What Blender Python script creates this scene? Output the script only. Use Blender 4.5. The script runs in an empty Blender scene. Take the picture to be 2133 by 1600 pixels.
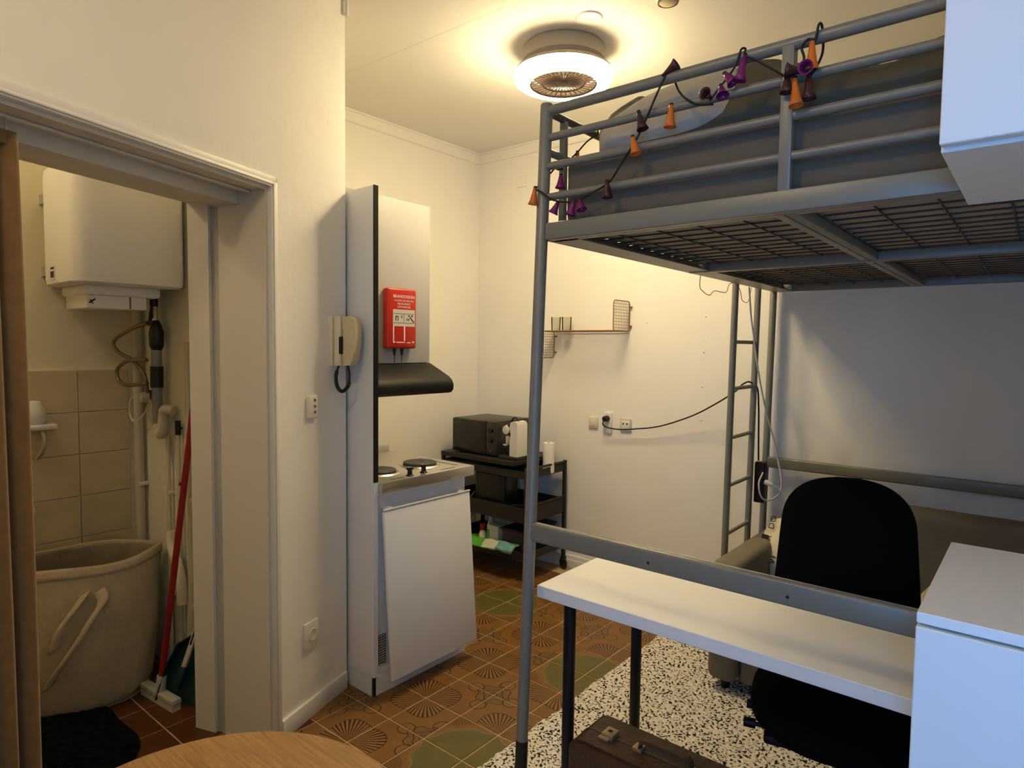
import bpy, bmesh, math, random
from mathutils import Vector, Matrix, noise
random.seed(7)
PI = math.pi
scene = bpy.context.scene
COL = scene.collection

# ------------------------------------------------------------------ camera
F_PX = 1345.57
yaw, pitch, roll = math.radians(-39.4425), math.radians(-3.3534), math.radians(0.69634)
fwd = Vector((math.sin(yaw)*math.cos(pitch), math.cos(yaw)*math.cos(pitch), math.sin(pitch)))
right = Vector((math.cos(yaw), -math.sin(yaw), 0)); up = right.cross(fwd)
r2 = right*math.cos(roll) + up*math.sin(roll); u2 = -right*math.sin(roll) + up*math.cos(roll)
cam_d = bpy.data.cameras.new('camera'); cam = bpy.data.objects.new('camera', cam_d); COL.objects.link(cam)
cam_d.sensor_fit = 'HORIZONTAL'; cam_d.sensor_width = 36; cam_d.lens = 36*F_PX/2133; cam_d.clip_start = .02
M = Matrix((r2, u2, -fwd)).transposed().to_4x4(); M.translation = (0, 0, 1.45)
cam.matrix_world = M
scene.camera = cam

# ------------------------------------------------------------------ light
SKY = (.09, .40, 1.0); SKY_STRENGTH = 19.0; FILL_STRENGTH = 23.0
LAMP_COL = (1.0, .80, .46); LAMP_STRENGTH = 104.0
EXPOSURE = 0.0
w = bpy.data.worlds.new('world'); scene.world = w; w.use_nodes = True
bg = w.node_tree.nodes['Background']; bg.inputs[0].default_value = (*SKY, 1); bg.inputs[1].default_value = SKY_STRENGTH
vs = scene.view_settings
vs.view_transform = 'Standard'; vs.look = 'None'; vs.gamma = 1; vs.exposure = EXPOSURE; vs.use_curve_mapping = False
WIN = (-.07, .22, .50, 2.25)          # window opening x0,x1,z0,z1 in the front wall
WY = -.36
pl = bpy.data.lights.new('window_portal', 'AREA'); pl.shape = 'RECTANGLE'; pl.size = WIN[1]-WIN[0]; pl.size_y = WIN[3]-WIN[2]
pl.cycles.is_portal = True
po = bpy.data.objects.new('window_portal', pl); COL.objects.link(po)
po.location = ((WIN[0]+WIN[1])/2, WY-.16, (WIN[2]+WIN[3])/2); po.rotation_euler = (PI/2, 0, 0)

# ------------------------------------------------------------------ materials
def mat(name, col, rough=.6, metal=0, spec=.5, noise_amt=0, noise_scale=8, bump=0, bump_scale=40, emit=None, estr=0, trans=0, ior=1.45, alpha=1, sheen=0):
    m = bpy.data.materials.new(name); m.use_nodes = True; nt = m.node_tree; b = nt.nodes['Principled BSDF']
    b.inputs['Base Color'].default_value = (*col, 1); b.inputs['Roughness'].default_value = rough
    b.inputs['Metallic'].default_value = metal; b.inputs['Specular IOR Level'].default_value = spec
    b.inputs['Transmission Weight'].default_value = trans; b.inputs['IOR'].default_value = ior; b.inputs['Alpha'].default_value = alpha
    b.inputs['Sheen Weight'].default_value = sheen
    if emit: b.inputs['Emission Color'].default_value = (*emit, 1); b.inputs['Emission Strength'].default_value = estr
    if noise_amt or bump:
        tc = nt.nodes.new('ShaderNodeTexCoord')
    if noise_amt:
        n = nt.nodes.new('ShaderNodeTexNoise'); n.inputs['Scale'].default_value = noise_scale; n.inputs['Detail'].default_value = 5
        nt.links.new(tc.outputs['Object'], n.inputs['Vector'])
        r = nt.nodes.new('ShaderNodeValToRGB'); e = r.color_ramp.elements
        e[0].position = .3; e[1].position = .7
        e[0].color = (*[c*(1-noise_amt) for c in col], 1); e[1].color = (*[min(1, c*(1+noise_amt)) for c in col], 1)
        nt.links.new(n.outputs['Fac'], r.inputs['Fac']); nt.links.new(r.outputs['Color'], b.inputs['Base Color'])
    if bump:
        n2 = nt.nodes.new('ShaderNodeTexNoise'); n2.inputs['Scale'].default_value = bump_scale; n2.inputs['Detail'].default_value = 6
        nt.links.new(tc.outputs['Object'], n2.inputs['Vector'])
        bp = nt.nodes.new('ShaderNodeBump'); bp.inputs['Strength'].default_value = bump; bp.inputs['Distance'].default_value = .02
        nt.links.new(n2.outputs['Fac'], bp.inputs['Height']); nt.links.new(bp.outputs['Normal'], b.inputs['Normal'])
    return m

class NB:                                   # tiny math-node helper
    def __init__(s, nt): s.nt = nt
    def inp(s, sock, v):
        if hasattr(v, 'is_output') or isinstance(v, bpy.types.NodeSocket): s.nt.links.new(v, sock)
        else: sock.default_value = v
    def m(s, op, a, b=0.0, c=0.0):
        n = s.nt.nodes.new('ShaderNodeMath'); n.operation = op
        s.inp(n.inputs[0], a); s.inp(n.inputs[1], b); s.inp(n.inputs[2], c); return n.outputs[0]
    def band(s, x, c, wdt):                # 1 near x==c
        d = s.m('ABSOLUTE', s.m('SUBTRACT', x, c)); return s.m('SUBTRACT', 1.0, s.m('SMOOTHSTEP', d, wdt*.5, wdt*1.1)) if False else s.step(d, wdt)
    def step(s, d, wdt):
        n = s.nt.nodes.new('ShaderNodeMapRange'); n.interpolation_type = 'SMOOTHSTEP'
        s.inp(n.inputs['Value'], d); n.inputs['From Min'].default_value = wdt*.4; n.inputs['From Max'].default_value = wdt*1.2
        n.inputs['To Min'].default_value = 1; n.inputs['To Max'].default_value = 0; return n.outputs[0]
    def mix(s, f, a, b):
        n = s.nt.nodes.new('ShaderNodeMix'); n.data_type = 'RGBA'; s.inp(n.inputs[0], f)
        for sock, v in ((n.inputs[6], a), (n.inputs[7], b)):
            if isinstance(v, tuple): sock.default_value = (*v, 1)
            else: s.nt.links.new(v, sock)
        return n.outputs[2]

TS = .196
def tile_mat(name, green):
    m = bpy.data.materials.new(name); m.use_nodes = True; nt = m.node_tree; b = nt.nodes['Principled BSDF']; k = NB(nt)
    tc = nt.nodes.new('ShaderNodeTexCoord'); sp = nt.nodes.new('ShaderNodeSeparateXYZ'); nt.links.new(tc.outputs['Object'], sp.inputs[0])
    x = k.m('DIVIDE', sp.outputs[0], TS); y = k.m('DIVIDE', sp.outputs[1], TS)
    oi = nt.nodes.new('ShaderNodeObjectInfo')
    nz = nt.nodes.new('ShaderNodeTexNoise'); nz.inputs['Scale'].default_value = 14; nz.inputs['Detail'].default_value = 5
    nt.links.new(tc.outputs['Object'], nz.inputs['Vector'])
    r = k.m('SQRT', k.m('ADD', k.m('MULTIPLY', x, x), k.m('MULTIPLY', y, y)))
    th = k.m('ARCTAN2', y, x)
    base = k.mix(nz.outputs['Fac'], (.135, .056, .011), (.25, .115, .028))
    base = k.mix(k.m('MULTIPLY', oi.outputs['Random'], .45), base, (.22, .115, .034))
    xi = k.m('SUBTRACT', 1.0, x); yi = k.m('SUBTRACT', 1.0, y)
    q = k.m('SQRT', k.m('ADD', k.m('MULTIPLY', xi, xi), k.m('MULTIPLY', yi, yi)))
    tq = k.m('ARCTAN2', yi, xi)
    if not green:
        fr = k.m('ADD', .66, k.m('MULTIPLY', .07, k.m('COSINE', k.m('MULTIPLY', k.m('SUBTRACT', th, PI/4), 4.0))))
        rays = k.m('SMOOTH_MAX', k.m('COSINE', k.m('MULTIPLY', th, 44.0)), 0, .1)
        inside = k.m('MULTIPLY', k.m('LESS_THAN', r, fr), k.m('GREATER_THAN', r, .07))
        rays = k.m('MULTIPLY', k.m('GREATER_THAN', rays, .40), inside)
        edge = k.step(k.m('ABSOLUTE', k.m('SUBTRACT', r, fr)), .014)
        pr = k.m('ADD', .30, k.m('MULTIPLY', .09, k.m('ABSOLUTE', k.m('COSINE', k.m('MULTIPLY', tq, 3.0)))))
        petal = k.step(k.m('ABSOLUTE', k.m('SUBTRACT', q, pr)), .014)
        pr2 = k.m('ADD', .17, k.m('MULTIPLY', .07, k.m('ABSOLUTE', k.m('COSINE', k.m('MULTIPLY', tq, 2.0)))))
        petal2 = k.step(k.m('ABSOLUTE', k.m('SUBTRACT', q, pr2)), .014)
        ring = k.step(k.m('ABSOLUTE', k.m('SUBTRACT', q, .08)), .012)
        # petals off the sides
        cx_ = k.m('SUBTRACT', x, 1.0); cy_ = k.m('SUBTRACT', y, .52)
        c1 = k.m('SQRT', k.m('ADD', k.m('MULTIPLY', cx_, cx_), k.m('MULTIPLY', cy_, cy_)))
        cx2 = k.m('SUBTRACT', x, .52); cy2 = k.m('SUBTRACT', y, 1.0)
        c2 = k.m('SQRT', k.m('ADD', k.m('MULTIPLY', cx2, cx2), k.m('MULTIPLY', cy2, cy2)))
        circ = k.m('MAXIMUM', k.step(k.m('ABSOLUTE', k.m('SUBTRACT', c1, .17)), .014), k.step(k.m('ABSOLUTE', k.m('SUBTRACT', c2, .17)), .014))
        lines = k.m('MAXIMUM', k.m('MAXIMUM', k.m('MAXIMUM', rays, edge), k.m('MAXIMUM', petal, petal2)), k.m('MAXIMUM', ring, circ))
        glaze = k.mix(k.m('MULTIPLY', k.m('LESS_THAN', q, pr), .55), base, (.14, .085, .028))
        col = k.mix(k.m('MULTIPLY', lines, .92), glaze, (.034, .011, .003))
        ridge = k.m('MULTIPLY', k.m('LESS_THAN', k.m('COSINE', k.m('MULTIPLY', th, 44.0)), -.55), inside)
        col = k.mix(k.m('MULTIPLY', ridge, .55), col, (.33, .17, .06))
        h = lines
    else:
        gr = k.m('ADD', .93, k.m('MULTIPLY', .035, k.m('COSINE', k.m('MULTIPLY', th, 12.0))))
        inside = k.m('LESS_THAN', r, gr)
        gcol = k.mix(nz.outputs['Fac'], (.085, .072, .014), (.155, .128, .032))
        col = k.mix(inside, base, gcol)
        sc = k.step(k.m('ABSOLUTE', k.m('SUBTRACT', r, gr)), .016)
        sc2 = k.step(k.m('ABSOLUTE', k.m('SUBTRACT', r, k.m('ADD', .93, k.m('MULTIPLY', -.035, k.m('COSINE', k.m('MULTIPLY', th, 12.0)))))), .012)
        rays = k.m('MULTIPLY', k.m('GREATER_THAN', k.m('COSINE', k.m('MULTIPLY', tq, 36.0)), .35), k.m('LESS_THAN', q, .36))
        sc = k.m('MAXIMUM', sc, k.m('MULTIPLY', sc2, .6))
        col = k.mix(k.m('MULTIPLY', sc, .75), col, (.22, .20, .09))
        col = k.mix(k.m('MULTIPLY', rays, .7), col, (.045, .016, .005))
        h = k.m('MAXIMUM', rays, 0.0)
    nt.links.new(col, b.inputs['Base Color'])
    b.inputs['Roughness'].default_value = .34; b.inputs['Specular IOR Level'].default_value = .38
    bp = nt.nodes.new('ShaderNodeBump'); bp.inputs['Strength'].default_value = .5; bp.inputs['Distance'].default_value = .003; bp.invert = True
    nt.links.new(h, bp.inputs['Height']); nt.links.new(bp.outputs['Normal'], b.inputs['Normal'])
    return m

def rug_mat():
    m = bpy.data.materials.new('rug_pile'); m.use_nodes = True; nt = m.node_tree; b = nt.nodes['Principled BSDF']; k = NB(nt)
    tc = nt.nodes.new('ShaderNodeTexCoord')
    v = nt.nodes.new('ShaderNodeTexVoronoi'); v.inputs['Scale'].default_value = 62; v.inputs['Randomness'].default_value = 1
    n = nt.nodes.new('ShaderNodeTexNoise'); n.inputs['Scale'].default_value = 95; n.inputs['Detail'].default_value = 2; n.inputs['Roughness'].default_value = .4
    n2 = nt.nodes.new('ShaderNodeTexNoise'); n2.inputs['Scale'].default_value = 30; n2.inputs['Detail'].default_value = 3
    for q in (v, n, n2): nt.links.new(tc.outputs['Object'], q.inputs['Vector'])
    s = k.m('ADD', n.outputs['Fac'], k.m('MULTIPLY', k.m('SUBTRACT', n2.outputs['Fac'], .5), .25))
    f = nt.nodes.new('ShaderNodeMapRange'); nt.links.new(s, f.inputs['Value']); f.inputs['From Min'].default_value = .40; f.inputs['From Max'].default_value = .47
    col = k.mix(f.outputs[0], (.022, .017, .014), (.78, .72, .62))
    nt.links.new(col, b.inputs['Base Color']); b.inputs['Roughness'].default_value = .95; b.inputs['Specular IOR Level'].default_value = .1
    bp = nt.nodes.new('ShaderNodeBump'); bp.inputs['Strength'].default_value = .9; bp.inputs['Distance'].default_value = .01
    nt.links.new(v.outputs['Distance'], bp.inputs['Height']); nt.links.new(bp.outputs['Normal'], b.inputs['Normal'])
    return m

def wood_mat(name, c0, c1, scale=(1.5, 22, 6), rot=0.0, rough=.42):
    m = bpy.data.materials.new(name); m.use_nodes = True; nt = m.node_tree; b = nt.nodes['Principled BSDF']; k = NB(nt)
    tc = nt.nodes.new('ShaderNodeTexCoord'); mp = nt.nodes.new('ShaderNodeMapping'); mp.inputs['Scale'].default_value = scale; mp.inputs['Rotation'].default_value = (0, 0, rot)
    nt.links.new(tc.outputs['Object'], mp.inputs['Vector'])
    n = nt.nodes.new('ShaderNodeTexNoise'); n.inputs['Scale'].default_value = 3.2; n.inputs['Detail'].default_value = 9; n.inputs['Roughness'].default_value = .62; n.inputs['Distortion'].default_value = .5
    nt.links.new(mp.outputs[0], n.inputs['Vector'])
    r = nt.nodes.new('ShaderNodeMapRange'); nt.links.new(n.outputs['Fac'], r.inputs['Value']); r.inputs['From Min'].default_value = .32; r.inputs['From Max'].default_value = .68
    nt.links.new(k.mix(r.outputs[0], c0, c1), b.inputs['Base Color']); b.inputs['Roughness'].default_value = rough
    return m

def stripe_mat(name, c0, c1, scale, axis=2, bump=.5):
    m = bpy.data.materials.new(name); m.use_nodes = True; nt = m.node_tree; b = nt.nodes['Principled BSDF']; k = NB(nt)
    tc = nt.nodes.new('ShaderNodeTexCoord'); sp = nt.nodes.new('ShaderNodeSeparateXYZ'); nt.links.new(tc.outputs['Object'], sp.inputs[0])
    s = k.m('ADD', .5, k.m('MULTIPLY', .5, k.m('SINE', k.m('MULTIPLY', sp.outputs[axis], scale))))
    nt.links.new(k.mix(s, c0, c1), b.inputs['Base Color']); b.inputs['Roughness'].default_value = .9
    bp = nt.nodes.new('ShaderNodeBump'); bp.inputs['Strength'].default_value = bump; bp.inputs['Distance'].default_value = .004
    nt.links.new(s, bp.inputs['Height']); nt.links.new(bp.outputs['Normal'], b.inputs['Normal'])
    return m

def glass_mat(name, col=(1, 1, 1), rough=.02):
    m = bpy.data.materials.new(name); m.use_nodes = True; nt = m.node_tree; nt.nodes.remove(nt.nodes['Principled BSDF'])
    out = nt.nodes['Material Output']
    t = nt.nodes.new('ShaderNodeBsdfTransparent'); t.inputs[0].default_value = (*col, 1)
    g = nt.nodes.new('ShaderNodeBsdfGlossy'); g.inputs['Roughness'].default_value = rough
    f = nt.nodes.new('ShaderNodeFresnel'); f.inputs[0].default_value = 1.3
    mx = nt.nodes.new('ShaderNodeMixShader'); nt.links.new(f.outputs[0], mx.inputs[0]); nt.links.new(t.outputs[0], mx.inputs[1]); nt.links.new(g.outputs[0], mx.inputs[2])
    nt.links.new(mx.outputs[0], out.inputs[0]); return m

MT = dict(
    plaster=mat('plaster_white', (.85, .82, .755), .85, spec=.2, noise_amt=.02, noise_scale=3, bump=.12, bump_scale=14),
    darkwall=mat('dark_brown_bounce_cut', (.30, .25, .19), .8, bump=.2, bump_scale=16), under_pale=mat('mattress_pale_underside', (.34, .29, .22), .9, spec=.1),
    ceil=mat('ceiling_paint', (.86, .83, .765), .8, spec=.2, bump=.16, bump_scale=9),
    trim=mat('trim_paint', (.76, .74, .70), .45, bump=.05, bump_scale=20),
    jamb=mat('jamb_paint', (.66, .62, .55), .5, bump=.05, bump_scale=20),
    bathpaint=mat('bathroom_plaster', (.80, .71, .50), .8, bump=.2, bump_scale=20),
    bathwhite=mat('bathroom_white_paint', (.74, .70, .56), .7, bump=.2, bump_scale=25),
    grout=mat('floor_grout', (.50, .34, .19), .9, noise_amt=.15),
    tile=tile_mat('floor_tile_fan', False), tileg=tile_mat('floor_tile_green', True),
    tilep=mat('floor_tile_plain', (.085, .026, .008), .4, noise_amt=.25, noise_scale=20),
    walltile=mat('wall_tile', (.62, .51, .31), .35, noise_amt=.08, noise_scale=10),
    wgrout=mat('wall_grout', (.78, .70, .52), .8),
    white=mat('white_laminate', (.80, .79, .775), .42, bump=.02), greylam=mat('light_grey_laminate', (.42, .405, .385), .45),
    enamel=mat('white_enamel', (.78, .76, .70), .22),
    blackp=mat('black_plastic', (.008, .007, .006), .35),
    hood=mat('hood_black', (.006, .005, .004), .5, spec=.3),
    steel=mat('stainless_steel', (.62, .60, .57), .33, metal=1, bump=.02, bump_scale=150),
    hot=mat('hotplate_iron', (.035, .033, .03), .5),
    red=mat('red_plastic', (.46, .018, .008), .35),
    print=mat('print_white', (.82, .70, .66), .6), printg=mat('print_grey', (.55, .50, .44), .6),
    bed=mat('silver_grey_steel', (.215, .205, .170), .40, metal=.15, bump=.02, bump_scale=80),
    mesh=mat('mesh_wire_steel', (.05, .046, .04), .5, metal=.3),
    sheet=mat('grey_bed_sheet', (.155, .128, .092), .9, spec=.1, bump=.25, bump_scale=14),
    duvet=mat('olive_grey_duvet', (.125, .108, .072), .9, spec=.1, bump=.35, bump_scale=12),
    pillow=mat('pale_grey_pillow', (.50, .45, .37), .9, spec=.1, bump=.2, bump_scale=16),
    desk=mat('desk_white', (.84, .83, .81), .55),
    leg=mat('desk_leg_black', (.012, .012, .014), .4, metal=.3),
    chair=mat('black_chair_fabric', (.0035, .0033, .0033), .95, spec=.08),
    chairp=mat('chair_plastic', (.006, .006, .006), .5, spec=.3),
    chairm=mat('chair_base_grey', (.10, .10, .10), .5),
    sofa=mat('sofa_fabric', (.19, .168, .13), .95, spec=.1, bump=.2, bump_scale=60),
    cush=mat('cushion_cream', (.70, .62, .46), .9), ink=mat('cushion_black_ink', (.02, .018, .015), .9),
    rug=rug_mat(),
    table=wood_mat('oak_veneer', (.25, .125, .042), (.42, .24, .098), (2.2, 30, 8), .25),
    suit=mat('brown_leather', (.062, .026, .011), .42, noise_amt=.25, noise_scale=12, bump=.2, bump_scale=70),
    suitd=mat('brown_leather_trim', (.085, .042, .02), .4, bump=.15, bump_scale=60),
    brass=mat('worn_brass', (.50, .40, .24), .4, metal=.8),
    curtain=mat('tan_velvet_curtain', (.22, .128, .052), .9, spec=.1, noise_amt=.1, noise_scale=30, sheen=.5),
    bag=mat('canvas_bag', (.44, .36, .235), .9, spec=.1, noise_amt=.08, noise_scale=14, bump=.3, bump_scale=40),
    strap=mat('canvas_strap', (.52, .42, .27), .9, spec=.1, bump=.2, bump_scale=60),
    mat_dark=mat('dark_bath_mat', (.006, .010, .012), 1, spec=.05, noise_amt=.5, noise_scale=40, bump=1, bump_scale=120),
    broomred=mat('broom_red', (.24, .007, .007), .4), teal=mat('teal_plastic', (.004, .026, .034), .45),
    pipeg=mat('grey_pipe', (.23, .22, .22), .5), pipew=mat('cream_pipe', (.55, .49, .36), .5), hose=mat('braided_hose', (.24, .20, .14), .4, metal=.7),
    cream=mat('aged_cream_plastic', (.60, .50, .30), .45), ivory=mat('ivory_plastic', (.70, .63, .48), .45), socket=mat('socket_white', (.74, .71, .64), .4),
    dark=mat('dark_recess', (.02, .018, .015), .8), groove=mat('groove_brown', (.16, .125, .09), .8),
    cart=mat('cart_black_steel', (.020, .018, .014), .5, metal=.2), micro=mat('microwave_black', (.030, .026, .021), .35), microg=mat('microwave_door_glass', (.018, .015, .012), .18),
    coffee=mat('coffee_machine_silver', (.66, .62, .56), .38), paper=mat('white_paper', (.78, .74, .66), .9),
    copper=mat('copper_wire', (.30, .16, .075), .4, metal=.5), glass=glass_mat('drinking_glass', (.93, .93, .90)), pane=glass_mat('window_pane'),
    cable=mat('black_cable', (.012, .010, .009), .6), wcable=mat('white_cable', (.72, .70, .66), .5),
    orange=mat('orange_cone', (.85, .20, .02), .4, trans=.25), purple=mat('purple_cone', (.20, .006, .11), .35, trans=.15), maroon=mat('maroon_cone', (.055, .010, .012), .35),
    lampbody=mat('lamp_taupe_body', (.38, .33, .26), .5), lampgrill=mat('lamp_grille', (.20, .135, .105), .5),
    lampon=mat('lamp_diffuser_lit', (.9, .9, .85), .5, emit=LAMP_COL, estr=LAMP_STRENGTH),
    lampfill=mat('fill_lamp_diffuser_lit', (.9, .9, .85), .5, emit=LAMP_COL, estr=FILL_STRENGTH),
    opal=mat('opal_glass_lit', (.9, .88, .8), .4, emit=(1, .82, .52), estr=62.0),
    greenbag=mat('green_wrapper', (.10, .40, .03), .4), tealbag=mat('teal_wrapper', (.16, .36, .36), .4), ply=mat('pale_wrapper', (.55, .60, .42), .5),
    wicker=stripe_mat('cream_ribbed_fabric', (.42, .33, .20), (.72, .62, .44), 520, 0),
    strapb=mat('bristle_white', (.45, .42, .36), .8), knob=mat('knob_black', (.008, .008, .008), .3),
)

# ------------------------------------------------------------------ mesh helpers
class MB:
    def __init__(s): s.v = []; s.f = []
    def add(s, vs, fs):
        o = len(s.v); s.v += [Vector(p) for p in vs]; s.f += [tuple(i+o for i in f) for f in fs]; return s
    def box(s, x0, x1, y0, y1, z0, z1, r=0, seg=2):
        if r <= 0:
            return s.add([(x0,y0,z0),(x1,y0,z0),(x1,y1,z0),(x0,y1,z0),(x0,y0,z1),(x1,y0,z1),(x1,y1,z1),(x0,y1,z1)],
                         [(3,2,1,0),(4,5,6,7),(0,1,5,4),(1,2,6,5),(2,3,7,6),(3,0,4,7)])
        b = bmesh.new(); bmesh.ops.create_cube(b, size=1)
        for v in b.verts: v.co = Vector(((x0+x1)/2+v.co.x*(x1-x0), (y0+y1)/2+v.co.y*(y1-y0), (z0+z1)/2+v.co.z*(z1-z0)))
        bmesh.ops.bevel(b, geom=b.edges[:], offset=r, segments=seg, profile=.5, affect='EDGES')
        return s.bm(b)
    def bm(s, b):
        b.verts.index_update(); s.add([v.co.copy() for v in b.verts], [tuple(v.index for v in f.verts) for f in b.faces]); b.free(); return s
    def obox(s, c, ax, ay, az, hx, hy, hz, r=0, seg=2):      # oriented box
        t = MB().box(-hx, hx, -hy, hy, -hz, hz, r, seg); c = Vector(c); ax, ay, az = Vector(ax), Vector(ay), Vector(az)
        return s.add([c+ax*p.x+ay*p.y+az*p.z for p in t.v], t.f)
    def prism(s, pts, a, b):       # pts: list of 3D points (planar), extrude by vector
        n = len(pts); p = [Vector(q) for q in pts]; d = Vector(b)
        s.add(p+[q+d for q in p], [tuple(range(n-1, -1, -1)), tuple(range(n, 2*n))]+[(i, (i+1) % n, n+(i+1) % n, n+i) for i in range(n)]); return s
    def tube(s, pts, r, n=10, cap=True, closed=False):
        P = [Vector(p) for p in pts]; m = len(P); rs = r if isinstance(r, (list, tuple)) else [r]*m
        T = []
        for i in range(m):
            if closed: t = P[(i+1) % m]-P[i-1]
            else: t = P[min(i+1, m-1)]-P[max(i-1, 0)]
            T.append(t.normalized())
        ref = Vector((0, 0, 1)) if abs(T[0].z) < .9 else Vector((1, 0, 0))
        nrm = (ref-T[0]*ref.dot(T[0])).normalized(); vs = []
        for i in range(m):
            nrm = (nrm-T[i]*nrm.dot(T[i])).normalized(); bn = T[i].cross(nrm)
            for j in range(n):
                a = 2*PI*j/n; vs.append(P[i]+(nrm*math.cos(a)+bn*math.sin(a))*rs[i])
        fs = []
        for i in range(m if closed else m-1):
            for j in range(n):
                a, b2 = i*n+j, i*n+(j+1) % n; i2 = (i+1) % m; fs.append((a, b2, i2*n+(j+1) % n, i2*n+j))
        if cap and not closed: fs += [tuple(range(n-1, -1, -1)), tuple(range((m-1)*n, m*n))]
        return s.add(vs, fs)
    def lathe(s, prof, c=(0, 0, 0), axis=(0, 0, 1), n=32, cap=False):
        A = Vector(axis).normalized(); ref = Vector((1, 0, 0)) if abs(A.x) < .9 else Vector((0, 1, 0))
        U = (ref-A*ref.dot(A)).normalized(); V = A.cross(U); c = Vector(c); vs = []; m = len(prof)
        for (r, z) in prof:
            for j in range(n):
                a = 2*PI*j/n; vs.append(c+A*z+(U*math.cos(a)+V*math.sin(a))*r)
        fs = [(i*n+j, i*n+(j+1) % n, (i+1)*n+(j+1) % n, (i+1)*n+j) for i in range(m-1) for j in range(n)]
        if cap: fs += [tuple(range(n-1, -1, -1)), tuple(range((m-1)*n, m*n))]
        return s.add(vs, fs)
    def grid(s, fn, nu, nv, thick=None):
        vs = [fn(i/nu, j/nv) for i in range(nu+1) for j in range(nv+1)]
        fs = [(i*(nv+1)+j, (i+1)*(nv+1)+j, (i+1)*(nv+1)+j+1, i*(nv+1)+j+1) for i in range(nu) for j in range(nv)]
        return s.add(vs, fs)
    def move(s, M):
        s.v = [M @ p for p in s.v]; return s

BASE = {}
def build(name, mb, m, parent=None, smooth=None, solid=0):
    base = BASE.get(parent, Vector((0, 0, 0))) if parent else Vector((0, 0, 0))
    me = bpy.data.meshes.new(name); me.from_pydata([p-base for p in mb.v], [], mb.f); me.update()
    b = bmesh.new(); b.from_mesh(me); bmesh.ops.recalc_face_normals(b, faces=b.faces[:]); b.to_mesh(me); b.free()
    me.materials.append(MT[m] if isinstance(m, str) else m)
    if smooth is not None:
        for p in me.polygons: p.use_smooth = True
        me.set_sharp_from_angle(angle=math.radians(smooth))
    o = bpy.data.objects.new(name, me); COL.objects.link(o)
    if parent: o.parent = parent; BASE[o] = base
    if solid:
        md = o.modifiers.new('thickness', 'SOLIDIFY'); md.thickness = solid; md.offset = 0
    return o
def thing(name, label, cat, base, group=None):
    o = bpy.data.objects.new(name, None); COL.objects.link(o); o.location = base; o.empty_display_size = .1
    o['label'] = label; o['category'] = cat
    if group: o['group'] = group
    BASE[o] = Vector(base); return o
def single(name, mb, m, label, cat, smooth=None, group=None, solid=0):
    o = build(name, mb, m, None, smooth, solid); o['label'] = label; o['category'] = cat
    if group: o['group'] = group
    return o
def struct(name, mb, m, label=None, smooth=None):
    o = build(name, mb, m, None, smooth); o['kind'] = 'structure'
    if label: o['label'] = label
    return o
def text(name, body, size, origin, ax, ay, m, parent, depth=.0004, align='LEFT'):
    cu = bpy.data.curves.new(name, 'FONT'); cu.body = body; cu.size = size; cu.extrude = depth; cu.align_x = align; cu.resolution_u = 2
    t = bpy.data.objects.new(name, cu); COL.objects.link(t)
    me = bpy.data.meshes.new_from_object(t.evaluated_get(bpy.context.evaluated_depsgraph_get())); bpy.data.objects.remove(t)
    ax, ay = Vector(ax).normalized(), Vector(ay).normalized(); az = ax.cross(ay); o0 = Vector(origin)
    mb = MB().add([o0+ax*v.co.x+ay*v.co.y+az*v.co.z for v in me.vertices], [tuple(p.vertices) for p in me.polygons])
    bpy.data.meshes.remove(me)
    return build(name, mb, m, parent)
def arc(c, u, v, r, a0, a1, n):
    c, u, v = Vector(c), Vector(u), Vector(v)
    return [c+(u*math.cos(a0+(a1-a0)*i/n)+v*math.sin(a0+(a1-a0)*i/n))*r for i in range(n+1)]
def smoothpath(pts, n=8):           # Catmull-Rom
    P = [Vector(p) for p in pts]; P = [P[0]*2-P[1]]+P+[P[-1]*2-P[-2]]; out = []
    for i in range(1, len(P)-2):
        for k in range(n):
            t = k/n; a, b, c, d = P[i-1], P[i], P[i+1], P[i+2]
            out.append(.5*((2*b)+(c-a)*t+(2*a-5*b+4*c-d)*t*t+(3*b-a-3*c+d)*t**3))
    out.append(P[-2]); return out

# ================================================================== SETTING
H = 2.815; YB = 3.48; XK = -3.19; XR = .25; XB = -3.30; YBW = 1.215; YK = 1.62
TH = math.radians(19); DU = Vector((-math.sin(TH), math.cos(TH), 0)); DN = Vector((math.cos(TH), math.sin(TH), 0)); D0 = Vector((-2.222, 1.618, 0))
def DW(s, d, z): return D0-DU*s+DN*d+Vector((0, 0, z))
def dbox(mb, s0, s1, d0, d1, z0, z1, r=0):
    c = DW((s0+s1)/2, (d0+d1)/2, (z0+z1)/2)
    return mb.obox(c, -DU, DN, (0, 0, 1), (s1-s0)/2, (d1-d0)/2, (z1-z0)/2, r)

# floor: grout slab with each tile laid on it
floor = struct('floor', MB().box(-3.6, .8, -1.8, 3.7, -.12, -.0025), 'grout', 'patterned brown and green ceramic tile floor')
def tile_mesh(name, m, k0):
    # local origin on the corner that carries the fan, rotated copies share it
    t = MB(); g = .0026; a, c, e = g, TS-g, .0016
    t.add([(a, a, -.006), (c, a, -.006), (c, c, -.006), (a, c, -.006), (a, a, -e), (c, a, -e), (c, c, -e), (a, c, -e),
           (a+e, a+e, 0), (c-e, a+e, 0), (c-e, c-e, 0), (a+e, c-e, 0)],
          [(0, 1, 5, 4), (1, 2, 6, 5), (2, 3, 7, 6), (3, 0, 4, 7), (4, 5, 9, 8), (5, 6, 10, 9), (6, 7, 11, 10), (7, 4, 8, 11), (8, 9, 10, 11)])
    me = bpy.data.meshes.new(name); me.from_pydata(t.v, [], t.f); me.update(); me.materials.append(MT[m]); return me
TM = {k: tile_mesh('tile', k, 0) for k in ('tile', 'tileg', 'tilep')}
GX, GY = -2.097, 1.583
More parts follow.
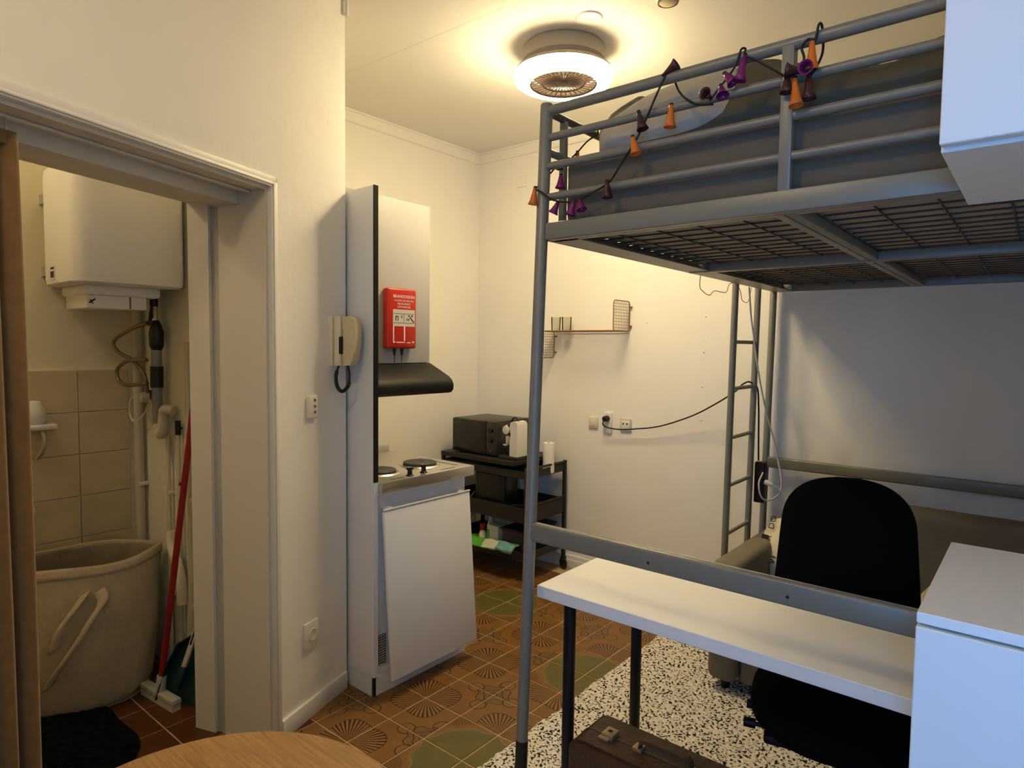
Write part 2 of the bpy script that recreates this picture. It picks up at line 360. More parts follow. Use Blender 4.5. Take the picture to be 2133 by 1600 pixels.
GREEN = {(3, 0), (3, 4), (-1, 6), (-1, 2), (7, -2), (3, -4), (7, 2), (-5, 8), (7, 6)}
def lay_tile(i, j):
    x, y = GX+i*TS, GY+j*TS
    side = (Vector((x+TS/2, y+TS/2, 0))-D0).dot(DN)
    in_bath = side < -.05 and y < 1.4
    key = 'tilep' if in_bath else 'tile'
    cx_, cy_ = (i if i % 2 else i+1), (j if j % 2 else j+1)        # fan corner (odd, odd)
    if not in_bath:
        for ci in (i, i+1):
            for cj in (j, j+1):
                if (ci, cj) in GREEN: key = 'tileg'; cx_, cy_ = ci, cj
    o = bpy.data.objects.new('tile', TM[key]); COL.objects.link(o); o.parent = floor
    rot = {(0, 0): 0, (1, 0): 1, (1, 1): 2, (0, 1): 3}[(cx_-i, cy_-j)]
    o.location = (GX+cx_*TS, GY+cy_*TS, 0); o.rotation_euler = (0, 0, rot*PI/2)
    return o
far = MB(); ntile = 0
for i in range(-7, 14):
    for j in range(-16, 10):
        x, y = GX+i*TS, GY+j*TS
        if x+TS > XR or y+TS > YB+.05: continue
        if x > -1.40 and y > .72 and x < .20 and y < 2.7: continue          # under the rug
        if x < -2.7 and 1.2 < y < 1.6: continue                              # inside the wall between bathroom and kitchen
        if -2.68 < x < -2.1 and 1.6 < y < 2.0: continue                      # under the kitchenette
        if y < WY: continue
        if y < -.05 or (x > -.7 and y < .7) or (y > 2.7 and x > -.95):
            if y > -1.6: far.box(x+.0016, x+TS-.0016, y+.0016, y+TS-.0016, -.006, 0)
            continue
        if x < -2.2 and y < .2: continue
        lay_tile(i, j); ntile += 1
fo = build('tile_field', far, mat('floor_tile_brown', (.19, .085, .02), .36, noise_amt=.3, noise_scale=14), floor); fo['kind'] = 'stuff'

struct('ceiling', MB().box(-3.6, .8, -1.8, 3.7, H, H+.12), 'ceil', 'off-white painted ceiling')
# faint joints and a painted-over round plate on the ceiling
cj = MB().box(-3.6, .8, 2.045, 2.052, H-.0006, H+.002).box(-3.6, .8, 1.325, 1.332, H-.0006, H+.002)
o = build('ceiling_joint', cj, 'ceil', bpy.data.objects['ceiling'])
build('painted_cap', MB().lathe([(0, -.006), (.052, -.006), (.058, 0)], (-1.523, 2.325, H), n=28), 'ceil', bpy.data.objects['ceiling'], 40)

def wavy_wall(name, p0, p1, z1, normal, label, m='plaster', back=.14, z0=-.1):
    # plaster wall whose room face is faintly uneven
    p0, p1, nn = Vector(p0), Vector(p1), Vector(normal); L = (p1-p0).length; nu, nv = max(4, int(L/.06)), int((z1-z0)/.06); mb = MB()
    def fn(u, v):
        p = p0.lerp(p1, u)+Vector((0, 0, z0+(z1-z0)*v)); e = min(1, 8*min(u, 1-u))
        return p+nn*(noise.noise(p*2.3)*.0035+noise.noise(p*7)*.0012)*e
    mb.grid(fn, nu, nv); mb.prism([p0+Vector((0, 0, z0))-nn*.012, p1+Vector((0, 0, z0))-nn*.012, p1+Vector((0, 0, z0))-nn*back, p0+Vector((0, 0, z0))-nn*back], None, (0, 0, z1-z0))
    return struct(name, mb, m, label, 60)
wb = wavy_wall('wall_back', (XK, YB, 0), (XR, YB, 0), H+.02, (0, -1, 0), 'white plastered back wall')
wavy_wall('wall_kitchen', (XK, YK-.1, 0), (XK, YB, 0), H+.02, (1, 0, 0), 'white plastered kitchen wall')
x0, x1, z0, z1 = WIN
struct('wall_right', MB().box(XR, XR+.14, WY-.14, YB+.1, -.1, H+.02), 'plaster', 'white plastered side wall')
fw = MB()
for a in ((-2.0, x0, -.1, H+.02), (x1, XR+.14, -.1, H+.02), (x0, x1, -.1, z0), (x0, x1, z1, H+.02)): fw.box(a[0], a[1], WY-.14, WY, a[2], a[3])
struct('wall_front', fw, 'darkwall', 'unseen window wall, toned dark brown to cut warm bounce')  # wall out of view, given a dark tone to cut warm bounce
xm_ = (x0+x1)/2
wn = struct('window_1', MB().box(x0, x0+.04, WY-.10, WY-.04, z0, z1).box(x1-.04, x1, WY-.10, WY-.04, z0, z1).box(x0, x1, WY-.10, WY-.04, z0, z0+.04).box(x0, x1, WY-.10, WY-.04, z1-.04, z1), 'trim', 'white framed window')
build('pane', MB().box(x0+.04, x1-.04, WY-.075, WY-.07, z0+.04, z1-.04), 'pane', wn)
build('window_sill', MB().box(x0-.03, x1+.02, WY-.04, WY+.06, z0-.03, z0, .006), 'trim', wn)

# splayed wall with the bathroom doorway
S0, S1, ZD = .444, 1.40, 1.985; DT = .215
wd = MB()
for (a, b, c, d) in ((-.004, S0, -.1, H+.02), (S1, 3.7, -.1, H+.02), (S0, S1, ZD, H+.02)):
    def fn(u, v, a=a, b=b, c=c, d=d):
        s, z = a+(b-a)*u, c+(d-c)*v; p = DW(s, 0, z); e = min(1, 8*min(u, 1-u), 8*min(v, 1-v))
        return p+DN*(noise.noise(p*2.1)*.005+noise.noise(p*6)*.0018)*max(e, 0)
    wd.grid(fn, max(3, int((b-a)/.05)), max(3, int((d-c)/.05)))
    dbox(wd, a, b, -.35, -.012, c, d)
wdoor = struct('wall_left', wd, 'plaster', 'white plastered splayed wall with the bathroom doorway', 60)
# infill between bathroom and kitchen niche
struct('wall_bathroom_side', MB().box(XB, -2.38, YBW, YK, -.1, H+.02), 'bathwhite', 'white painted bathroom side wall')
# kitchen-niche conduit up in the corner
build('conduit', MB().tube([DW(.002, .012, 2.755), DW(.002, .012, H)], .008, 8), 'trim', wdoor, 40)

# door casing and jamb
dj = MB()
door = struct('door_1', dbox(MB(), S0, S0+.012, -.118, -.002, 0, ZD), 'jamb', 'grey-white painted doorway frame')
build('jamb_step', dbox(MB(), S0-.004, S0+.006, -DT, -.118, 0, ZD-.012), 'jamb', door)
build('pocket_slot', dbox(MB(), S0-.03, S0+.0, -.262, -DT, 0, ZD), 'groove', door)
build('inner_post', dbox(MB(), S0-.03, S0+.012, -.352, -.256, 0, ZD), 'jamb', door)
build('head', dbox(MB(), S0, S1, -.118, -.002, ZD-.012, ZD+.01), 'jamb', door)
build('head_beam', dbox(MB(), S0, S1, -DT-.02, -.118, ZD-.055, ZD+.01, .006), 'jamb', door, 40)
build('inner_head', dbox(MB(), S0, S1, -.352, -.256, ZD-.035, ZD+.01), 'jamb', door)
build('side_jamb', dbox(MB(), S1-.012, S1, -.352, -.002, 0, ZD), 'jamb', door)
cs = MB()
for k, (a, b, d) in enumerate(((0, .018, .016), (.016, .038, .010))):       # stepped casing
    for (s0, s1, za, zb) in ((S0-b, S0-a, 0, ZD+b), (S1+a, S1+b, 0, ZD+b), (S0-b, S1+b, ZD+a, ZD+b)): dbox(cs, s0, s1, -.01, d, za, zb, .003)
build('casing', cs, 'trim', door, 40)
build('casing_bead', dbox(dbox(MB(), S0-.012, S0-.006, .012, .020, 0, ZD+.012, .002), S0-.012, S1, .012, .020, ZD+.006, ZD+.012, .002), 'jamb', door, 40)
# bathroom shell
bb = MB().box(XB-.14, XB, -1.0, YBW+.2, -.1, H+.02)
wbb = struct('wall_bathroom_back', bb, 'bathpaint', 'beige bathroom wall, tiled below')
struct('wall_bathroom_front', MB().box(XB, -1.2, -1.0, -.86, -.1, H+.02), 'bathpaint')
build('tile_grout', MB().box(XB-.001, XB+.004, -.86, YBW, 0, 1.325), 'wgrout', wbb)
tw, thh = .205, .187
tm = MB().box(0, .010, .0012, tw-.0012, .0012, thh-.0012, .0012, 1)
tme = bpy.data.meshes.new('wall_tile'); tme.from_pydata(tm.v, [], tm.f); tme.update(); tme.materials.append(MT['walltile'])
for i in range(7):
    for j in range(7):
        o = bpy.data.objects.new('wall_tile', tme); COL.objects.link(o); o.parent = wbb; o.location = (XB+.002, YBW-.03-(i+1)*tw, 1.322-(j+1)*thh)
# baseboards and cornice band
bs = dbox(MB(), .005, S0-.04, -.01, .012, 0, .072, .003)
struct('baseboard_left', bs, 'trim', 'white skirting board beside the doorway', 40)
struct('baseboard_back', MB().box(XK, XR, YB-.016, YB+.01, 0, .085, .004).box(XK, XR, YB-.022, YB, 0, .06, .003), 'trim', 'white skirting board of the back wall', 40)
struct('baseboard_kitchen', MB().box(XK-.01, XK+.016, YK, YB, 0, .085, .004), 'trim', 'white skirting board of the kitchen wall', 40)
def band(mb, a, b, nn):
    a, b, nn = Vector(a), Vector(b), Vector(nn); z = Vector((0, 0, 1))
    prof = [(-.01, 2.742), (.010, 2.742), (.014, 2.750), (.014, H-.012), (.020, H-.012), (.020, H+.004), (-.01, H+.004)]
    return mb.prism([a+nn*d+z*h for d, h in prof], None, b-a)
struct('trim_1', band(MB(), (XK, YB, 0), (XR, YB, 0), (0, -1, 0)), 'plaster', 'white moulding along the top of the back wall')
struct('trim_2', band(MB(), (XK, YK, 0), (XK, YB, 0), (1, 0, 0)), 'plaster', 'white moulding along the top of the kitchen wall')
# old wall plugs and a painted-over plate on the back wall
for (x, z) in ((-1.47, 1.63), (-1.475, 1.43), (-1.478, 1.235), (-1.48, 1.045), (-1.83, 1.60)):
    build('wall_plug', MB().lathe([(0, .006), (.005, .005), (.007, 0)], (x, YB+.002, z), (0, -1, 0), 10), 'plaster', wb, 60)
build('painted_plate', MB().box(-2.836, -2.752, YB-.007, YB+.004, 2.53, 2.60, .004), 'plaster', wb, 40)

# ================================================================== CEILING LAMP
LX, LY = -1.765, 2.49
L = thing('ceiling_fan_lamp', 'round ceiling lamp with a lit ring and a fan grille in its middle', 'ceiling lamp', (LX, LY, H))
build('mount', MB().lathe([(0, H), (.182, H), (.188, H-.008), (.188, H-.066), (.174, H-.080), (0, H-.080)], (LX, LY, 0), n=48), 'lampbody', L, 35)
build('light_ring', MB().lathe([(.155, 2.656), (.162, 2.650), (.200, 2.652), (.220, 2.664), (.227, 2.680), (.2265, 2.696)], (LX, LY, 0), n=64), 'lampon', L, 50)
build('inner_leak_strip', MB().lathe([(.1515, 2.693), (.1515, 2.6955)], (LX, LY, 0), n=48), 'lampon', L, 50)  # glowing strip added to stand for ring light leaking onto the blades
build('ring_top', MB().lathe([(.2265, 2.696), (.222, 2.708), (.210, 2.718), (.153, 2.728), (.153, 2.655), (.156, 2.655)], (LX, LY, 0), n=64), 'lampbody', L, 50)
build('neck', MB().lathe([(.12, 2.72), (.12, H-.07)], (LX, LY, 0), n=32), 'lampbody', L, 40)
gr = build('fan_grille', MB().lathe([(.147, 2.655), (.154, 2.649), (.154, 2.662), (.147, 2.655)], (LX, LY, 0), n=48), 'lampgrill', L, 50)
build('grille_ring', MB().lathe([(.098, 2.660), (.101, 2.656), (.101, 2.664), (.098, 2.660)], (LX, LY, 0), n=40), 'lampgrill', gr, 50)
for i in range(36):
    a = 2*PI*i/36; d = Vector((math.cos(a), math.sin(a), 0)); e = Vector((-math.sin(a), math.cos(a), 0)); c = Vector((LX, LY, 2.663))
    build('spoke', MB().obox(c+d*.088, d, e, (0, 0, 1), .062, .0021, .003), 'lampgrill', gr)
build('grille_hub', MB().lathe([(0, 2.650), (.022, 2.652), (.030, 2.660), (.030, 2.674), (0, 2.674)], (LX, LY, 0), n=24), 'lampgrill', gr, 40)
for i in range(7):
    a = 2*PI*i/7; d = Vector((math.cos(a), math.sin(a), 0)); e = Vector((-math.sin(a), math.cos(a), .35)).normalized()
    build('fan_blade', MB().obox(Vector((LX, LY, 2.705))+d*.08, d, e, d.cross(e), .052, .022, .0015), 'lampbody', L)
build('fan_backing', MB().lathe([(0, 2.727), (.153, 2.727)], (LX, LY, 0), n=32), 'lampbody', L)
# unseen disc lamp added behind the camera as warm fill for the room
LFILL = thing('fill_disc_lamp', 'added flat round fill lamp near the window wall of the room', 'ceiling lamp', (-.92, -.14, H))
build('mount', MB().lathe([(0, H), (.10, H), (.10, H-.04), (0, H-.04)], (-.92, -.14, 0), n=32), 'lampbody', LFILL, 40)
build('diffuser', MB().lathe([(0, H-.095), (.15, H-.095), (.185, H-.08), (.19, H-.05), (.18, H-.04), (.10, H-.038)], (-.92, -.14, 0), n=40), 'lampfill', LFILL, 50)
sd = thing('smoke_detector', 'small round smoke detector on the ceiling', 'smoke detector', (-1.19, 2.37, H))
build('housing', MB().lathe([(0, H-.032), (.030, H-.032), (.045, H-.02), (.048, H)], (-1.19, 2.37, 0), n=28), 'cream', sd, 40)
build('vent_ring', MB().lathe([(.036, H-.031), (.040, H-.030), (.040, H-.024), (.036, H-.026)], (-1.19, 2.37, 0), n=28), 'groove', sd, 40)

# ================================================================== KITCHENETTE
KF = -2.062; KB = -2.66
kp = thing('tall_side_panel', 'tall white side panel with a black front edge beside the kitchenette', 'panel', (-2.35, 1.65, .083))
build('board', MB().box(KB, KF, 1.636, 1.657, .083, 2.075, .001), 'white', kp)
build('edge_strip', MB().box(KF-.001, KF+.004, 1.635, 1.658, .893, 2.076, .001), 'blackp', kp)
build('edge_band', MB().box(KF-.001, KF+.0025, 1.636, 1.657, .083, .892), 'white', kp)
kb = thing('kitchen_base_unit', 'white kitchenette base unit with a built-in fridge under the steel worktop', 'cabinet', (-2.35, 1.92, 0))
build('carcass', MB().box(KB, -2.078, 1.658, 2.185, .085, .846, .002), 'white', kb)
build('plinth', MB().box(KB+.1, -2.064, 1.652, 2.180, .0, .10, .002), 'white', kb)
build('side_plinth', MB().box(KB+.1, -2.078, 1.638, 1.650, .0, .083), 'white', kb)
build('plinth_gap', MB().box(-2.074, -2.066, 1.6385, 1.6515, 0, .0825), 'dark', kb)
fd = MB(); tilt = Vector((.055, 0, -.69)).normalized(); pc = Vector((-2.022, 1.927, .424)); out = tilt.cross(Vector((0, 1, 0)))
fd.obox(pc, (0, 1, 0), tilt, out, .254, .348, .009, .006)
door_p = build('fridge_door', fd, 'white', kb, 40)
hb = MB(); hb.obox(Vector((-2.045, 1.927, .776)), (0, 1, 0), (1, 0, 0), (0, 0, 1), .256, .006, .0035, .002)
build('top_rail', hb, 'enamel', door_p, 40)
for y in (1.705, 2.125):
    build('hook', MB().box(-2.078, -2.046, y-.016, y+.016, .772, .786, .003), 'enamel', door_p, 40)
vg = build('vent', MB().box(-2.079, -2.075, 1.668, 1.712, .118, .245), 'dark', kb)
for i in range(5): build('vent_bar', MB().box(-2.0765, -2.0735, 1.669+i*.010, 1.671+i*.010, .118, .245), 'printg', vg)
for i in range(12): build('vent_slat', MB().box(-2.0762, -2.0732, 1.668, 1.712, .120+i*.0108, .1226+i*.0108), 'printg', vg)
ct = thing('steel_worktop', 'stainless steel worktop with two built-in hot plates and black knobs', 'worktop', (-2.35, 1.93, .846))
build('slab', MB().box(KB, -2.036, 1.659, 2.205, .846, .8915, .003), 'steel', ct, 40)
build('upstand', MB().box(KB, KB+.012, 1.659, 2.205, .890, .925, .003), 'steel', ct, 40)
def plate(x, y, r):
    h = build('hot_plate', MB().lathe([(0, .9065), (r*.25, .9062), (r*.27, .908), (r*.93, .9085), (r, .905), (r, .890)], (x, y, 0), n=40), 'hot', ct, 30)
    build('steel_rim', MB().lathe([(r, .8925), (r+.010, .8975), (r+.018, .8915)], (x, y, 0), n=40), 'steel', h, 40)
plate(-2.225, 2.035, .078); plate(-2.215, 1.79, .073)
build('drain_ridge', MB().box(-2.36, -2.10, 2.150, 2.158, .890, .894, .001), 'steel', ct)
for (x, y) in ((-2.072, 1.838), (-2.080, 1.925)):
    k = build('knob', MB().lathe([(.017, .890), (.017, .894), (.011, .898), (.010, .914), (.0155, .919), (.0155, .928), (0, .929)], (x, y, 0), n=20), 'knob', ct, 35)
    build('knob_mark', MB().box(x-.0015, x+.0015, y-.014, y, .9285, .9295), 'print', k)
for (y0, n) in ((1.73, 7), (2.02, 8)):
    pr = MB()
    for i in range(n): pr.box(-2.075, -2.062, y0+i*.011, y0+i*.011+.006, .8914, .8919)
    build('printed_scale', pr, 'hot', ct)
uc = thing('kitchen_wall_cabinet', 'narrow white kitchen wall cabinet above the black extractor hood', 'cabinet', (-2.5, 1.93, 1.365))
build('body', MB().box(KB, -2.356, 1.659, 2.198, 1.362, 2.118, .001), 'white', uc)
build('cabinet_door', MB().box(-2.355, -2.337, 1.661, 2.199, 1.364, 2.120, .003), 'greylam', uc, 40)
build('edge_seam', MB().box(-2.3385, -2.3362, 2.1935, 2.1995, 1.364, 2.120, .001), 'printg', uc)
hd = thing('extractor_hood', 'black slanted extractor hood under the wall cabinet', 'extractor hood', (-2.4, 1.93, 1.225))
prof = [(KB, 1.362), (-2.335, 1.362), (-2.203, 1.302), (-2.183, 1.286), (-2.172, 1.264), (-2.174, 1.243), (-2.186, 1.228), (-2.205, 1.223), (KB, 1.223)]
build('shell', MB().prism([(x, 1.660, z) for x, z in prof], None, (0, .542, 0)), 'hood', hd, 40)
build('filter', MB().box(-2.60, -2.25, 1.70, 2.16, 1.2195, 1.2235), 'steel', hd)
build('switch_strip', MB().box(-2.1745, -2.1705, 1.75, 1.85, 1.246, 1.260), 'blackp', hd)

fb = thing('fire_blanket_box', 'red fire blanket box with white lettering on the wall cabinet', 'fire blanket', (-2.32, 2.01, 1.433))
bx0, bx1 = -2.337, -2.297; y0, y1, z0, z1 = 1.905, 2.078, 1.433, 1.708
build('case', MB().box(bx0, bx1, y0, y1, z0, z1, .010, 3), 'red', fb, 40)
yc = (y0+y1)/2+.008; fx = bx1+.0003; AY, AZ = (0, 1, 0), (0, 0, 1)
text('lettering', 'BRANDDEKEN', .0200, (fx, yc, 1.665), AY, AZ, 'print', fb, align='CENTER')
text('lettering', 'COUVERTURE ANTI-FEU', .0108, (fx, yc, 1.649), AY, AZ, 'print', fb, align='CENTER')
text('lettering', 'FIRE BLANKET', .0125, (fx, yc, 1.634), AY, AZ, 'print', fb, align='CENTER')
text('lettering', 'LÖSCHDECKE', .0125, (fx, yc, 1.620), AY, AZ, 'print', fb, align='CENTER')
pan = build('instruction_panel', MB().box(bx1-.001, fx+.0004, yc-.066, yc+.066, 1.535, 1.612), 'printg', fb)
pt = MB(); X0, X1 = fx, fx+.0009
pt.box(X0, X1, yc-.002, yc, 1.552, 1.592); pt.box(X0, X1, yc-.064, yc+.064, 1.592, 1.5935); pt.box(X0, X1, yc-.064, yc+.064, 1.550, 1.5515)
pt.box(X0, X1, yc-.052, yc-.047, 1.56, 1.582).box(X0, X1, yc-.052, yc-.034, 1.578, 1.582).box(X0, X1, yc-.038, yc-.034, 1.56, 1.582).box(X0, X1, yc-.016, yc-.012, 1.572, 1.586)
pt.obox((fx+.0005, yc+.048, 1.566), (0, .7, -.7), (0, .7, .7), (1, 0, 0), .018, .003, .0004).box(X0, X1, yc+.026, yc+.033, 1.58, 1.588).box(X0, X1, yc+.044, yc+.052, 1.58, 1.588).box(X0, X1, yc+.014, yc+.019, 1.561, 1.572).box(X0, X1, yc+.024, yc+.030, 1.561, 1.572)
build('pictogram', pt, 'hot', pan)
ln = MB().box(X0, X1, yc-.066, yc-.060, 1.468, 1.535).box(X0, X1, yc-.001, yc+.006, 1.468, 1.535)
for yy in (yc-.060, yc+.056): ln.prism([(X0, yy-.008, 1.466), (X0, yy+.008, 1.466), (X0, yy, 1.456)], None, (.0006, 0, 0))
ln.box(X0, X1, yc-.048, yc+.006, 1.459, 1.463).box(X0, X1, yc+.018, yc+.040, 1.458, 1.462)
build('pull_lines', ln, 'print', fb)
for y in (1.958, 2.002):
    build('pull_tape', MB().prism([(-2.317, y-.011, 1.436), (-2.317, y+.011, 1.436), (-2.317, y+.004, 1.400), (-2.317, y-.004, 1.400)], None, (.003, 0, 0)).tube([(-2.316, y, 1.402), (-2.312, y-.003, 1.375), (-2.306, y-.006, 1.366)], .002, 6), 'blackp', fb)

# ================================================================== LEFT WALL FITTINGS
ic = thing('intercom_handset', 'aged cream intercom handset on the wall beside the tall panel', 'intercom', DW(.08, .01, 1.35))
build('wall_plate', dbox(MB(), .052, .112, -.004, .018, 1.362, 1.560, .004), 'ivory', ic, 40)
build('cradle', dbox(MB(), .056, .108, .021, .052, 1.364, 1.562, .006), 'ivory', ic, 40)
hs = [(.056, 1.555), (.092, 1.560), (.112, 1.545), (.116, 1.50), (.112, 1.44), (.102, 1.385), (.090, 1.366), (.060, 1.366), (.056, 1.40), (.060, 1.45), (.060, 1.50)]
build('handset', MB().prism([DW(.054, d, z) for d, z in hs], None, -DU*.046), 'cream', ic, 40)
build('grip_gap', dbox(MB(), .050, .113, .047, .060, 1.41, 1.48, .005), 'blackp', ic, 40)
cc = smoothpath([DW(.085, .030, 1.366), DW(.085, .016, 1.325), DW(.085, .022, 1.280), DW(.084, .045, 1.262), DW(.084, .072, 1.285), DW(.083, .078, 1.325), DW(.082, .070, 1.368)], 8)
build('coiled_cord', MB().tube(cc, [.0045 if i < 5 or i > len(cc)-14 else .0075 for i in range(len(cc))], 8), 'blackp', ic, 60)
sw = thing('wall_switch', 'ivory double push-button switch plate on the wall below the intercom', 'switch', DW(.222, .01, 1.17))
build('plate', dbox(MB(), .195, .250, -.004, .014, 1.168, 1.254, .005), 'socket', sw, 40)
for z in (1.190, 1.212, 1.236): build('button', dbox(MB(), .212, .222, .012, .0175, z-.005, z+.005, .002), 'groove', sw, 40)
def wall_socket(label, s, z, sz=.040):
    o = thing('wall_socket', label, 'socket', DW(s, .01, z))
    build('plate', dbox(MB(), s-sz, s+sz, -.004, .010, z-sz*1.25, z+sz*1.25, .004), 'socket', o, 40)
    build('well', MB().lathe([(.020, .0105), (.020, .004), (0, .004)], DW(s, 0, z), DN, 24), 'groove', o, 40)
    build('rim', MB().lathe([(.024, .0098), (.023, .013), (.020, .013), (.020, .004)], DW(s, 0, z), DN, 24), 'socket', o, 40)
    for k in (-.0085, .0085): build('contact_hole', MB().lathe([(0, .0055), (.003, .0055), (.003, .003)], DW(s+k, 0, z), DN, 10), 'dark', o)
wall_socket('white wall socket low beside the skirting board', .233, .328)

# ================================================================== CURTAIN
cu = thing('door_curtain', 'tan velvet curtain hanging in pleats in the bathroom doorway', 'curtain', DW(1.3, -.05, 0))
def cfn(u, v):
    z = .012+v*1.915; s = 1.215+u*.19+.010*(1-v)*(u-1); ph = u*.19/.050*2*PI
    a = .027*(.75+.25*math.sin(3*v+u*5))
    return DW(s, -.065+a*math.sin(ph+.35*math.sin(v*2.5)), z)
build('cloth', MB().grid(cfn, 100, 40), 'curtain', cu, 80, solid=.004)
build('heading_tape', dbox(MB(), 1.215, 1.397, -.07, -.058, 1.905, 1.935), 'curtain', cu)
for i in range(4): build('hook', MB().tube([DW(1.235+i*.045, -.064, 1.93), DW(1.235+i*.045, -.064, 1.965)], .003, 6), 'brass', cu)
rl = single('curtain_rail', MB().tube([DW(S0+.005, -.064, 1.968), DW(S1-.015, -.064, 1.968)], .005, 8), 'jamb', 'thin curtain rail under the doorway head', 'curtain rail', 40)

# ================================================================== BATHROOM
wh = thing('water_heater', 'white box-shaped water heater on the bathroom wall above the pipes', 'water heater', (-2.92, 1.01, 1.55))
hx0, hx1, hy0, hy1 = -3.10, -2.72, .815, 1.200
def rrect(x0, x1, y0, y1, r, n=6):
    out = []
    for (cx_, cy_, a0) in ((x1-r, y1-.02, 0), (x0+.03, y1-.02, PI/2), (x0+.03, y0+.03, PI), (x1-r, y0+r, 1.5*PI)):
        rr = .02 if cy_ == y1-.02 else (.03 if cx_ == x0+.03 else r)
        if cy_ == y1-.02 and cx_ == x1-r: cx_ = x1-.02
        out += [(cx_+rr*math.cos(a0+PI/2*i/n), cy_+rr*math.sin(a0+PI/2*i/n)) for i in range(n+1)]
    return out
rp = rrect(hx0, hx1, hy0, hy1, .085)
hm = MB(); zs = [(1.664, .93), (1.672, .985), (1.69, 1.0), (2.085, 1.0), (2.115, .985), (2.128, .93)]; cxm, cym = (hx0+hx1)/2, (hy0+hy1)/2; nn_ = len(rp)
vsn = [(cxm+(x-cxm)*k, cym+(y-cym)*k, z) for z, k in zs for x, y in rp]
hm.add(vsn, [(i*nn_+j, i*nn_+(j+1) % nn_, (i+1)*nn_+(j+1) % nn_, (i+1)*nn_+j) for i in range(len(zs)-1) for j in range(nn_)]+[tuple(range(nn_-1, -1, -1)), tuple(range((len(zs)-1)*nn_, len(zs)*nn_))])
build('tank', hm, 'enamel', wh, 40)
build('lower_cover', MB().box(-3.07, -2.79, .865, 1.135, 1.625, 1.668, .012, 3), 'enamel', wh, 40)
cb = build('control_box', MB().box(-3.04, -2.805, .872, 1.085, 1.575, 1.632, .006), 'enamel', wh, 40)
dp = build('dial_plate', MB().box(-2.806, -2.803, .876, .905, 1.580, 1.625, .001), 'print', cb)
build('dial_mark', MB().obox((-2.8028, .890, 1.603), (0, .8, .6), (0, -.6, .8), (1, 0, 0), .013, .003, .0006).obox((-2.8028, .888, 1.600), (0, .5, -.86), (0, .86, .5), (1, 0, 0), .010, .002, .0006), 'dark', dp)
build('seam', MB().box(-2.806, -2.8035, 1.020, 1.026, 1.578, 1.628), 'groove', cb)
lb = build('label_plate', MB().obox((-2.985, hy0-.0005, 1.712), (1, 0, 0), (0, 0, 1), (0, -1, 0), .028, .026, .0008), 'printg', wh)
build('label_print', MB().obox((-2.985, hy0-.0015, 1.706), (1, 0, 0), (0, 0, 1), (0, -1, 0), .019, .012, .0006).obox((-2.985, hy0-.0015, 1.730), (1, 0, 0), (0, 0, 1), (0, -1, 0), .019, .0035, .0006), 'dark', lb)
for z in (2.02, 1.72): build('bracket', MB().box(XB-.002, hx0+.03, .86, 1.15, z, z+.04), 'steel', wh)
bl = thing('bathroom_lamp', 'round opal glass lamp on the bathroom ceiling', 'ceiling lamp', (-3.02, .12, H))
build('base', MB().lathe([(0, H), (.075, H), (.075, H-.03), (0, H-.03)], (-3.02, .12, 0), n=28), 'lampbody', bl, 40)
build('globe', MB().lathe([(.072, H-.03), (.09, H-.06), (.085, H-.10), (.05, H-.135), (0, H-.145)], (-3.02, .12, 0), n=28), 'opal', bl, 60)
jb = thing('junction_box', 'small white junction box high on the wall beside the water heater', 'junction box', (-2.60, YBW, 1.90))
build('box', MB().box(-2.625, -2.578, YBW-.035, YBW+.002, 1.855, 1.965, .004), 'ivory', jb, 40)
build('lid', MB().box(-2.620, -2.583, YBW-.040, YBW-.033, 1.862, 1.935, .002), 'socket', jb, 40)

PY = YBW-.045
vs_ = thing('safety_valve_set', 'black and grey water heater valve and overflow pipe with a trap below the heater', 'pipe fitting', (-2.94, PY, 1.05))
build('top_fitting', MB().tube([(-2.955, PY, 1.640), (-2.955, PY, 1.600)], .016, 12).tube([(-2.965, PY, 1.605), (-2.985, PY, 1.555), (-2.990, PY, 1.530)], .010, 10), 'blackp', vs_, 40)
build('brass_link', MB().tube([(-2.940, PY, 1.600), (-2.938, PY, 1.545)], .009, 10).lathe([(0, -.012), (.013, -.010), (.013, .010), (0, .012)], (-2.938, PY, 1.54), n=12), 'brass', vs_, 40)
build('valve_body', MB().tube([(-2.938, PY, 1.54), (-2.936, PY, 1.52), (-2.934, PY, 1.49), (-2.934, PY, 1.43), (-2.936, PY, 1.415)], [.014, .022, .030, .028, .020], 14).tube([(-2.945, PY, 1.53), (-3.005, PY, 1.53)], .013, 10).tube([(-2.95, PY, 1.49), (-2.990, PY, 1.485)], .010, 10), 'blackp', vs_, 40)
build('standpipe', MB().tube([(-2.936, PY, 1.42), (-2.940, PY, 1.09)], .021, 14), 'pipeg', vs_, 40)
build('coupling', MB().tube([(-2.936, PY, 1.345), (-2.938, PY, 1.255)], .026, 14).tube([(-2.955, PY, 1.19), (-2.985, PY, 1.205), (-2.99, PY, 1.24)], .012, 10), 'blackp', vs_, 40)
build('trap', MB().tube(smoothpath([(-2.940, PY, 1.10), (-2.930, PY, 1.065), (-2.905, PY, 1.055), (-2.885, PY, 1.085), (-2.878, PY, 1.14), (-2.860, PY, 1.165), (-2.825, PY+.02, 1.160)], 6), .021, 12).lathe([(.026, 0), (.026, .02), (.022, .024)], (-2.925, PY, 1.040), n=14), 'pipew', vs_, 40)
